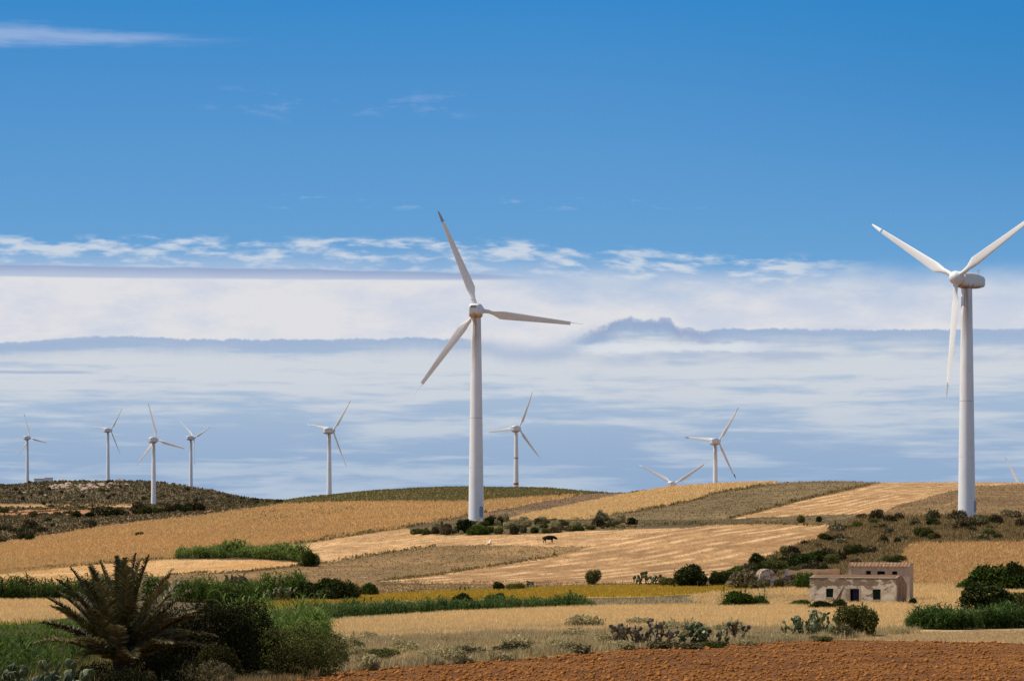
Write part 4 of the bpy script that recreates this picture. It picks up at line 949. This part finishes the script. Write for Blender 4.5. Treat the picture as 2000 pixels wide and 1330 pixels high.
turbine(930,1017,608,174,22,'large white turbine in the centre of the view, stained under its nacelle',hubrow=606,doorang=42,tipang=(-62,8,-2),tipm=('grey_tip','white','white'),detail=True)
turbine(1888,1009,541,-45,60,'largest white turbine at the right edge with its rotor turned to the left',hubrow=547,doorang=66,tipang=(-60,-60,-60),tipm=('white','grey_tip','white'),detail=True)
turbine(53.5,946,2600,148,16,'distant turbine at the far left beside the low hut',hubrow=855)
turbine(211,938,2450,142,82,'distant turbine on the rounded top of the left hill',hubrow=840)
turbine(300,992,1740,154,14,'turbine rising in front of the left hill from the bush row',hubrow=859)
turbine(373,959,2400,136,52,'distant turbine on the right shoulder of the left hill with one blade before its tower',hubrow=855)
turbine(643,968,1700,140,80,'distant turbine standing on the saddle between left hill and centre',hubrow=841)
turbine(1008,953,1640,152,96,'distant turbine behind the crest with rusty bands on its tower',hubrow=837,tower='rust')
turbine(1397,945,1580,144,84,'distant turbine behind the crest with dark blade tips',hubrow=862,tipm='dark_tip',tipang=(60,60,60))
turbine(1312,None,1530,158,62,'turbine hidden behind the crest but for nacelle and two raised blades',hubrow=946)
turbine(1990,None,1750,150,26,'turbine hidden behind the right crest but for one blade',hubrow=957)
# ------------------------------------------------------------------ houses
def wall_open(mb,L_,H,th,ops,dep=.35):
    """front wall plane y=0..th, x 0..L_, openings (x0,x1,z0,z1) cut as butted boxes"""
    xs=sorted(set([0,L_]+[o_[0] for o_ in ops]+[o_[1] for o_ in ops]))
    for a,b in zip(xs[:-1],xs[1:]):
        op=[o_ for o_ in ops if o_[0]<=a+1e-6 and o_[1]>=b-1e-6]
        if not op: mb.box((a,0,-.5),(b,th,H)); continue
        x0,x1,z0,z1=op[0]
        if z0>0: mb.box((a,0,-.5),(b,th,z0))
        mb.box((a,0,z1),(b,th,H))
    return mb
def rough(me,amp,sc_=1.5,sub=True):
    import bmesh
    bm=bmesh.new(); bm.from_mesh(me); bmesh.ops.remove_doubles(bm,verts=bm.verts,dist=.0005)
    for it in range(3):
        es=[e for e in bm.edges if e.calc_length()>.45]
        if es: bmesh.ops.subdivide_edges(bm,edges=es,cuts=1,use_grid_fill=True)
    from mathutils import noise as mn
    for v in bm.verts:
        n_=mn.noise_vector(v.co*sc_)*amp; v.co+=n_
    bmesh.ops.triangulate(bm,faces=[f for f in bm.faces if len(f.verts)>4])
    bm.to_mesh(me); bm.free(); return me
def house():
    D_=372.; s_=D_/F; al=R(23); z0=at(1700,D_).z; base=Vector(((1746.4-CX)*s_,D_-2.,CAMZ+(HOR-1184)*s_))
    t=empty('ruined_house',base,-al,label='abandoned plastered house with vaulted roof, doorway and two small windows',cat='house')
    # local: right front corner at origin, x from -L to 0, y into depth
    L_=161*s_/math.cos(al); H=56*s_; Dp=30*s_/math.sin(al)
    X_=lambda px:(px-1746.4)*s_/math.cos(al)
    Zr=lambda r_:(1184-r_)*s_
    ops=[(X_(1616)+L_,X_(1629.5)+L_,Zr(1167),Zr(1149.5)),(X_(1660)+L_,X_(1678)+L_,0,Zr(1149.5)),(X_(1703)+L_,X_(1717.6)+L_,Zr(1170),Zr(1150))]
    mb=MB(); wall_open(mb,L_,H,.45,ops)
    me=mb.mesh('front_wall'); rough(me,.035)
    w=link('front_wall',me,'plaster',t,(-L_,0,0))
    # end gables with barrel profile
    prof=[(.45,H-.04)]+[(.45+(Dp-.45)*u,H-.04+.46*math.sin(math.pi*min(1,u*1.12+.02))*1.0-(u**2.2)*.8) for u in np.linspace(.04,1,14)]
    for x0,x1 in ((-.42,0.),(-L_,-L_+.42)):
        g_=MB(); ring=[(.453,-.5)]+prof+[(Dp,-.5)]
        g_.loft([[(x0,y,z) for y,z in ring],[(x1,y,z) for y,z in ring]]); me=g_.mesh('end_wall'); rough(me,.02); link('end_wall',me,'shaded_render',t)
    bw=MB().box((-L_+.423,Dp-.4,-.5),(-.423,Dp,prof[-1][1]-.06)); link('back_wall',bw.mesh('back_wall'),'plaster_grey',t)
    rf=MB(); ring=[(y,z+.02) for y,z in prof]; ring2=[(y,z-.14) for y,z in reversed(prof)]
    rf.loft([[(x,y,z) for y,z in ring+ring2] for x in np.linspace(-L_+.46,-.46,9)]); link('roof',autosmooth(rf.mesh('roof')),'earth_roof',t)
    pr=MB().box((-L_-.03,-.05,H-.02),(.03,.5,H+.05)); me=pr.mesh('parapet'); rough(me,.045); link('parapet',me,'plaster_grey',t)
    for i,o_ in enumerate(ops):
        x0,x1=o_[0]-L_,o_[1]-L_
        if i==1:
            d_=link('door',MB().box((x0+.25*(x1-x0),.36,-.05),(x1-.02,.42,o_[3]-.05)).mesh('door'),'blue_door',t); link('door_jamb',MB().box((x0-.12,-.04,-.1),(x0-.003,.06,o_[3]+.1)).box((x1+.003,-.04,-.1),(x1+.12,.06,o_[3]+.1)).mesh('door_jamb'),'plaster_grey',t)
        else:
            wn=link('window',MB().box((x0+.0,.30,o_[2]-.02),(x1,.34,o_[3]+.02)).mesh('window'),'green_shutter',t)
            link('sill',MB().box((x0-.08,-.06,o_[2]-.09),(x1+.08,.25,o_[2]-.003)).mesh('sill'),'plaster_grey',wn)
            link('frame',MB().box((x0+.003,.22,o_[2]),(x0+.08,.297,o_[3])).box((x1-.08,.22,o_[2]),(x1-.003,.297,o_[3])).box((x0+.083,.22,o_[3]-.09),(x1-.083,.297,o_[3]-.003)).box(((x0+x1)/2-.03,.22,o_[2]),((x0+x1)/2+.03,.297,o_[3]-.093)).mesh('frame'),'green_shutter',wn)
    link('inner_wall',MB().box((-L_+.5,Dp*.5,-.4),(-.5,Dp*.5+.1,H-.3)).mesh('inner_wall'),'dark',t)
    # leaning dead trunk and brush against the facade, stones
    xq=X_(1645)
    tr=MB()
    for a,b,r_ in (((xq-.9,-1.2,-.1),(xq+.3,-.12,2.5),.13),((xq-.5,-1.2,-.1),(xq+.15,-.15,2.1),.10),((xq-.15,-1.1,-.1),(xq+.42,-.12,2.7),.09),((xq-.1,-.9,-.1),(xq-.05,-.1,3.3),.03)): 
        m_=[(a[k_]+b[k_])/2+random.uniform(-.08,.08) for k_ in range(3)]; tr.tube([a,m_,b],[r_,r_*.8,r_*.5],7)
    tt=empty('leaning_trunks',base+Vector((0,0,0)),-al,label='dead trunks leaning against the house front beside the doorway',cat='dead wood'); link('trunk',tr.mesh('trunk',True),'wood',tt)
    return t,base,al
hs,hb_,al=house()
def rear_house():
    D_=386.; s_=D_/F; al=R(16); base=Vector(((1774-CX)*s_,D_-1.2,CAMZ+(HOR-1181)*s_)); t=empty('farm_building',base,-al,label='taller farm building with clay tile roof edge behind the abandoned house',cat='building')
    L_=115*s_/math.cos(al); Dp=6*s_/math.sin(al)+2.; Zr=lambda r_:(1181-r_)*s_; X_=lambda px:(px-1774)*s_/math.cos(al)+L_
    H=Zr(1106.5); ops=[(X_(1691.5),X_(1701.5),Zr(1121.7),Zr(1114.3)),(X_(1712.7),X_(1728),Zr(1121.4),Zr(1115)),(X_(1740.6),X_(1751),Zr(1121.4),Zr(1115))]
    me=wall_open(MB(),L_,H,.4,ops).mesh('front_wall'); rough(me,.02); link('front_wall',me,'plaster_grey',t,(-L_,0,0))
    sw=MB().box((-.4,.403,-.5),(0,Dp,H+.35)).box((-L_,.403,-.5),(-L_+.4,Dp,H+.35)).box((-L_+.403,Dp-.4,-.5),(-.403,Dp,H+.3)); link('side_wall',sw.mesh('side_wall'),'plaster_grey',t)
    rf=MB(); n_=60
    for i in range(n_):   # rows of rounded tiles sloping toward the front
        x0=-L_-.05+(L_+.1)*i/n_; x1=-L_-.05+(L_+.1)*(i+1)/n_; xm=(x0+x1)/2
        ring=lambda y,z:[(x0+.004,y,z),(x0+(x1-x0)*.25,y,z+.06),(xm,y,z+.085),(x1-(x1-x0)*.25,y,z+.06),(x1-.004,y,z),(xm,y,z-.05)]
        rf.loft([ring(-.14,H+.02),ring(1.3,H+.52)])
    rf.box((-L_-.02,1.3,H+.35),(.02,Dp+.05,H+.50))
    me=rf.mesh('roof'); link('roof',me,'tile',t)
    for o_ in ops:
        x0,x1=o_[0]-L_,o_[1]-L_; w=link('window',MB().box((x0,.28,o_[2]-.02),(x1,.32,o_[3]+.02)).mesh('window'),'dark',t); link('sill',MB().box((x0-.06,-.05,o_[2]-.08),(x1+.06,.2,o_[2]-.003)).mesh('sill'),'tile',w)
        link('frame',MB().box((x0+.003,.2,o_[2]),(x0+.06,.277,o_[3])).box((x1-.06,.2,o_[2]),(x1-.003,.277,o_[3])).mesh('frame'),'plaster_grey',w)
rear_house()
def ruin():
    D_=place(1499.5,1149).y; s_=D_/F; b=Vector(((1499.5-CX)*s_,D_,CAMZ+(HOR-1148)*s_)); t=empty('ruined_chapel',b,R(4),label='small ruined building with a pale arched gable and dark doorway',cat='ruin')
    W_=32*s_/2; hh=(1148-1111)*s_; spr=hh-W_*.95
    out=[(-W_,-.6),(-W_,spr)]+[(-W_*math.cos(a),spr+W_*.95*math.sin(a)) for a in np.linspace(.15,math.pi-.15,13)]+[(W_,spr),(W_,-.6)]
    dw=.46*1.; dh=1.25
    # gable as strips around the doorway
    g_=MB(); xs=np.linspace(-W_,W_,23)
    top=lambda x: spr+W_*.95*math.sqrt(max(0,1-(x/W_)**2))
    for a,c_ in zip(xs[:-1],xs[1:]):
        zb=dh if (abs((a+c_)/2+.15)<dw) else -.6
        g_.loft([[(a,0,zb),(c_,0,zb),(c_,0,top(c_)),(a,0,top(a))],[(a,.45,zb),(c_,.45,zb),(c_,.45,top(c_)),(a,.45,top(a))]])
    me=g_.mesh('gable_wall'); rough(me,.03); link('gable_wall',me,'hut_worn',t)
    rf=MB().loft([[(x*.97,y,top(x*.97)-.02) for x in xs]+[(x*.9,y,-.5) for x in reversed(xs[::4])] for y in (.453,4.2)]); me=rf.mesh('vault'); rough(me,.06); link('vault',me,'rubble',t)
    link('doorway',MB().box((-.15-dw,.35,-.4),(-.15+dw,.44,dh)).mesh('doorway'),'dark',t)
    # rubble walls to the right
    b2=Vector(((1512-CX)*s_,D_+.3,CAMZ+(HOR-1146)*s_)); t2=empty('rubble_wall',b2,0,label='broken rubble wall running right from the arched ruin',cat='wall')
    w=MB(); xs=np.linspace(1.6*.45,44*s_,30); hs=[1.35+.45*vn(np.array([x*1.1]),np.array([0.]),3)[0]+(.25 if x>1.6 else 0) for x in xs]
    for i in range(29): w.loft([[(xs[i],0,-.6),(xs[i+1],0,-.6),(xs[i+1],0,hs[i+1]),(xs[i],0,hs[i])],[(xs[i],.5,-.6),(xs[i+1],.5,-.6),(xs[i+1],.5,hs[i+1]),(xs[i],.5,hs[i])]])
    me=w.mesh('wall'); rough(me,.06); link('wall',me,'rubble',t2)
    # long collapsed vault behind with earth on top
    D2=D_+15; s2=D2/F; b3=Vector(((1590-CX)*s2,D2,CAMZ+(HOR-1146)*s2)); t3=empty('collapsed_vault',b3,R(-3),label='long collapsed vault with overgrown brown roof left of the farm building',cat='ruin')
    Lh=116*s2/2; v=MB(); rings=[]
    for i,x in enumerate(np.linspace(-Lh,Lh,26)):
        k_=min(1,(Lh-abs(x))/1.6+.55); hb=2.15*1.0*k_+.35*vn(np.array([x*.8]),np.array([2.]),4)[0]
        rings.append([(x,-2.,-.5)]+[(x,-2.*math.cos(a),hb*.55+hb*.62*math.sin(a)) for a in np.linspace(0,math.pi,10)]+[(x,2.,-.5)])
    v.loft(rings); me=v.mesh('vault'); rough(me,.12,1.2); link('vault',me,'earth_roof',t3)
    wl=MB().box((-Lh-.15,-2.15,-.5),(-Lh+.55,-1.6,2.75)); me=wl.mesh('end_pier'); rough(me,.07); link('end_pier',me,'hut_worn',t3)
M['hut_worn']=mat('worn_whitewash',lambda nt,b:(lambda n_,n2:mix(ss(n_,.46,.6),L4((206,188,168)),mix(n2,L4((104,84,64)),L4((160,130,104)))))(noise(objco(),1.3,5,.65),noise(objco(),4,4,.6)),.95)
ruin()
# far buildings
def far_hut(px,row,D_,wpx,hpx,label,n_=2):
    s_=D_/F; b=at(px,D_); b.z=CAMZ+(HOR-row)*s_; t=empty('far_building',b,0,label=label,cat='building'); w=wpx*s_; h=hpx*s_
    link('wall',MB().box((-w/2,0,-3),(w*.1,6,h*.86)).box((w*.1+.01,-.6,-3),(w/2,6,h)).mesh('wall'),'hut',t)
    link('roof',MB().box((-w/2-.3,-.4,h*.86+.01),(w*.1,6.4,h*.86+.3)).box((w*.1+.01,-1.,h+.01),(w/2+.3,6.4,h+.3)).mesh('roof'),'tile',t)
    if n_==2:
        link('window',MB().box((w*.16,-.7,h*.2),(w*.3,-.61,h*.55)).mesh('window'),'dark',t); link('door',MB().box((0,-.1,0),(w*.07,-.01,h*.55)).mesh('door'),'blue_paint',t)
    return t
far_hut(84,944,2420,35,10.5,'low white building on the left hill beside a distant turbine')
far_hut(683,968,1300,36,4,'pale flat roof just showing over the grassy crest',n_=1)
# rocks
def rock_mesh(seed):
    import bmesh
    from mathutils import noise as mn
    bm=bmesh.new(); bmesh.ops.create_icosphere(bm,subdivisions=2,radius=1.)
    for v in bm.verts: v.co+=mn.noise_vector(v.co*1.3+Vector((seed*9.,0,0)))*.5; v.co.z*=.6
    me=bpy.data.meshes.new('boulder'); bm.to_mesh(me); bm.free(); me.materials.append(M['rock']); return me
RK=[rock_mesh(i) for i in range(4)]
r=random.Random(3)
for i in range(90):
    if i<66: x_=r.gauss(165,42); y_=r.gauss(950,5)
    else: x_=r.uniform(-20,440); y_=r.uniform(950,975)
    p=place(x_,y_)
    if p.y<1700: continue
    o=bpy.data.objects.new('boulder',r.choice(RK)); col.objects.link(o); o.location=p; s_=r.uniform(.7,2.3)*(1.2 if i<66 else .7); o.scale=(s_*1.3,s_,s_); o.rotation_euler=(0,0,r.random()*6.28)
    tag(o,'pale boulder among the scrub on the left hill','rock','boulders on the left hill')
for px,row,sz,lb in ((710,1129,.45,'pale rock on the fallow field'),(880,1028,.35,'white stone left of the central tower base'),(1856,1012,.5,'white stone left of the right tower base')):
    p=place(px,row); o=bpy.data.objects.new('stone',RK[0]); col.objects.link(o); o.location=p; o.scale=(sz*1.6,sz,sz); tag(o,lb,'rock')
for i in range(7):
    p=hb_+Matrix.Rotation(-al,3,'Z')@Vector((-7.8+i*.32,-1.5+r.uniform(-.4,.3),-.02)); o=bpy.data.objects.new('stone',RK[i%4]); col.objects.link(o); o.location=p; s_=r.uniform(.12,.3); o.scale=(s_*1.3,s_,s_); tag(o,'pale stone lying before the house front','rock','stones before the house front')
# ------------------------------------------------------------------ animals
def skin_obj(name,verts,edges,radii,m,parent=None,sub=2,root=0):
    me=bpy.data.meshes.new(name); me.from_pydata(verts,edges,[]); me.update(); o=bpy.data.objects.new(name,me); col.objects.link(o)
    sk=o.modifiers.new('skin','SKIN'); 
    for i,v in enumerate(me.skin_vertices[0].data): v.radius=radii[i] if isinstance(radii[i],tuple) else (radii[i],)*2; v.use_root=(i==root)
    s_=o.modifiers.new('sub','SUBSURF'); s_.levels=sub; s_.render_levels=sub
    me.materials.append(M[m]); 
    for p_ in me.polygons: p_.use_smooth=True
    if parent: o.parent=parent
    return o
def cow():
    p=place(1072,1061); t=empty('cow',p,R(8),label='black cow walking to the right with lowered head on the stubble',cat='cow'); t.scale=(1.18,1.2,1.02)
    V=[(-.75,0,1.18),(-.35,0,1.12),(.1,0,1.08),(.5,0,1.14),(.78,0,1.18),(1.02,0,1.08),(1.2,0,.94),(1.42,0,.76),      # pelvis..head
       (-.8,.2,.92),(-.72,.22,.62),(-.86,.22,.42),(-.82,.22,.05),      # hind left
       (-.8,-.2,.92),(-.55,-.22,.64),(-.62,-.22,.42),(-.5,-.22,.05),   # hind right
       (.55,.18,.82),(.62,.2,.5),(.66,.2,.05),
       (.5,-.18,.82),(.42,-.2,.5),(.3,-.2,.05),
       (-.98,0,1.2),(-1.06,0,.95),(-1.05,0,.6),  # tail
       (1.16,.16,1.12),(1.16,-.16,1.12)]
    Ed=[(0,1),(1,2),(2,3),(3,4),(4,5),(5,6),(6,7),(0,8),(8,9),(9,10),(10,11),(0,12),(12,13),(13,14),(14,15),(3,16),(16,17),(17,18),(3,19),(19,20),(20,21),(0,22),(22,23),(23,24),(6,25),(6,26)]
    Rr=[.34,.44,.5,.46,.34,.24,.19,.12,.2,.10,.06,.05,.2,.10,.06,.05,.15,.07,.05,.15,.07,.05,.05,.03,.05,.04,.04]
    skin_obj('body',V,Ed,Rr,'cow_black',t)
    h=MB().tube([(1.14,.08,1.16),(1.16,.2,1.3),(1.24,.22,1.4)],[.03,.022,.008],6).tube([(1.14,-.08,1.16),(1.16,-.2,1.3),(1.24,-.22,1.4)],[.03,.022,.008],6); link('horns',h.mesh('horns',True),'cow_white',t)
cow()
def calf():
    p=place(956,1062); t=empty('calf',p,R(70),label='small cream coloured calf resting on the stubble left of the black cow',cat='calf')
    V=[(-.5,0,.28),(-.15,0,.32),(.25,0,.36),(.42,0,.55),(.52,0,.78),(.72,0,.74),(.35,.22,.1),(.62,.24,.07),(.35,-.22,.1),(.6,-.24,.07),(-.45,.28,.14),(-.15,.36,.07),(-.45,-.28,.14),(-.15,-.36,.07),(.5,.15,.86),(.5,-.15,.86)]
    Ed=[(0,1),(1,2),(2,3),(3,4),(4,5),(2,6),(6,7),(2,8),(8,9),(0,10),(10,11),(0,12),(12,13),(4,14),(4,15)]
    Rr=[.26,.30,.27,.17,.14,.09,.1,.06,.1,.06,.13,.06,.13,.06,.035,.035]
    skin_obj('body',V,Ed,Rr,'cow_white',t)
calf()
def goat():
    p=place(1037,1146); t=empty('goat',p,R(160),label='black and white goat standing at the shrub row by the lower field edge',cat='goat')
    V=[(-.35,0,.6),(0,0,.6),(.3,0,.62),(.48,0,.82),(.55,0,.95),(.75,0,.88),(-.38,.1,.4),(-.36,.1,.03),(-.38,-.1,.4),(-.4,-.1,.03),(.3,.1,.36),(.3,.1,.03),(.3,-.1,.36),(.28,-.1,.03),(-.52,0,.7)]
    Ed=[(0,1),(1,2),(2,3),(3,4),(4,5),(0,6),(6,7),(0,8),(8,9),(2,10),(10,11),(2,12),(12,13),(0,14)]
    Rr=[.16,.19,.17,.1,.09,.05,.07,.03,.07,.03,.06,.03,.06,.03,.03]
    skin_obj('body',V,Ed,Rr,'goat',t)
def f_goat(nt,b):
    s_=nt.nodes.new('ShaderNodeSeparateXYZ'); nt.links.new(objco().o,s_.inputs[0]); z=E(s_.outputs[2]); return mix(ss(z,.56,.62),L4((215,210,204)),L4((22,20,20)))
M['goat']=mat('black_and_white_hide',f_goat,.8)
goat()
# dead dry stalks in the left wheat
for i,(x_,h_,ln) in enumerate([(36,38,-.25),(48,26,-.2),(70,44,-.15),(58,20,-.3)]):
    p=at(x_,205); s_=205/F; mb=MB().tube([(0,0,-.1),(ln*h_*s_*.5,0,h_*s_*.55),(ln*h_*s_,0,h_*s_)],[.022,.016,.006],5)
    for q in range(5): z=h_*s_*(.4+.12*q); mb.tube([(ln*z,0,z),(ln*z+random.uniform(-.15,.15),random.uniform(-.1,.1),z+.12)],[.008,.004],4)
    o=link('dry_stalk',mb.mesh('dry_stalk'),'leaf_brown',None,p); tag(o,'thin dead stalk leaning over the left wheat','plant','dead stalks by the left wheat')
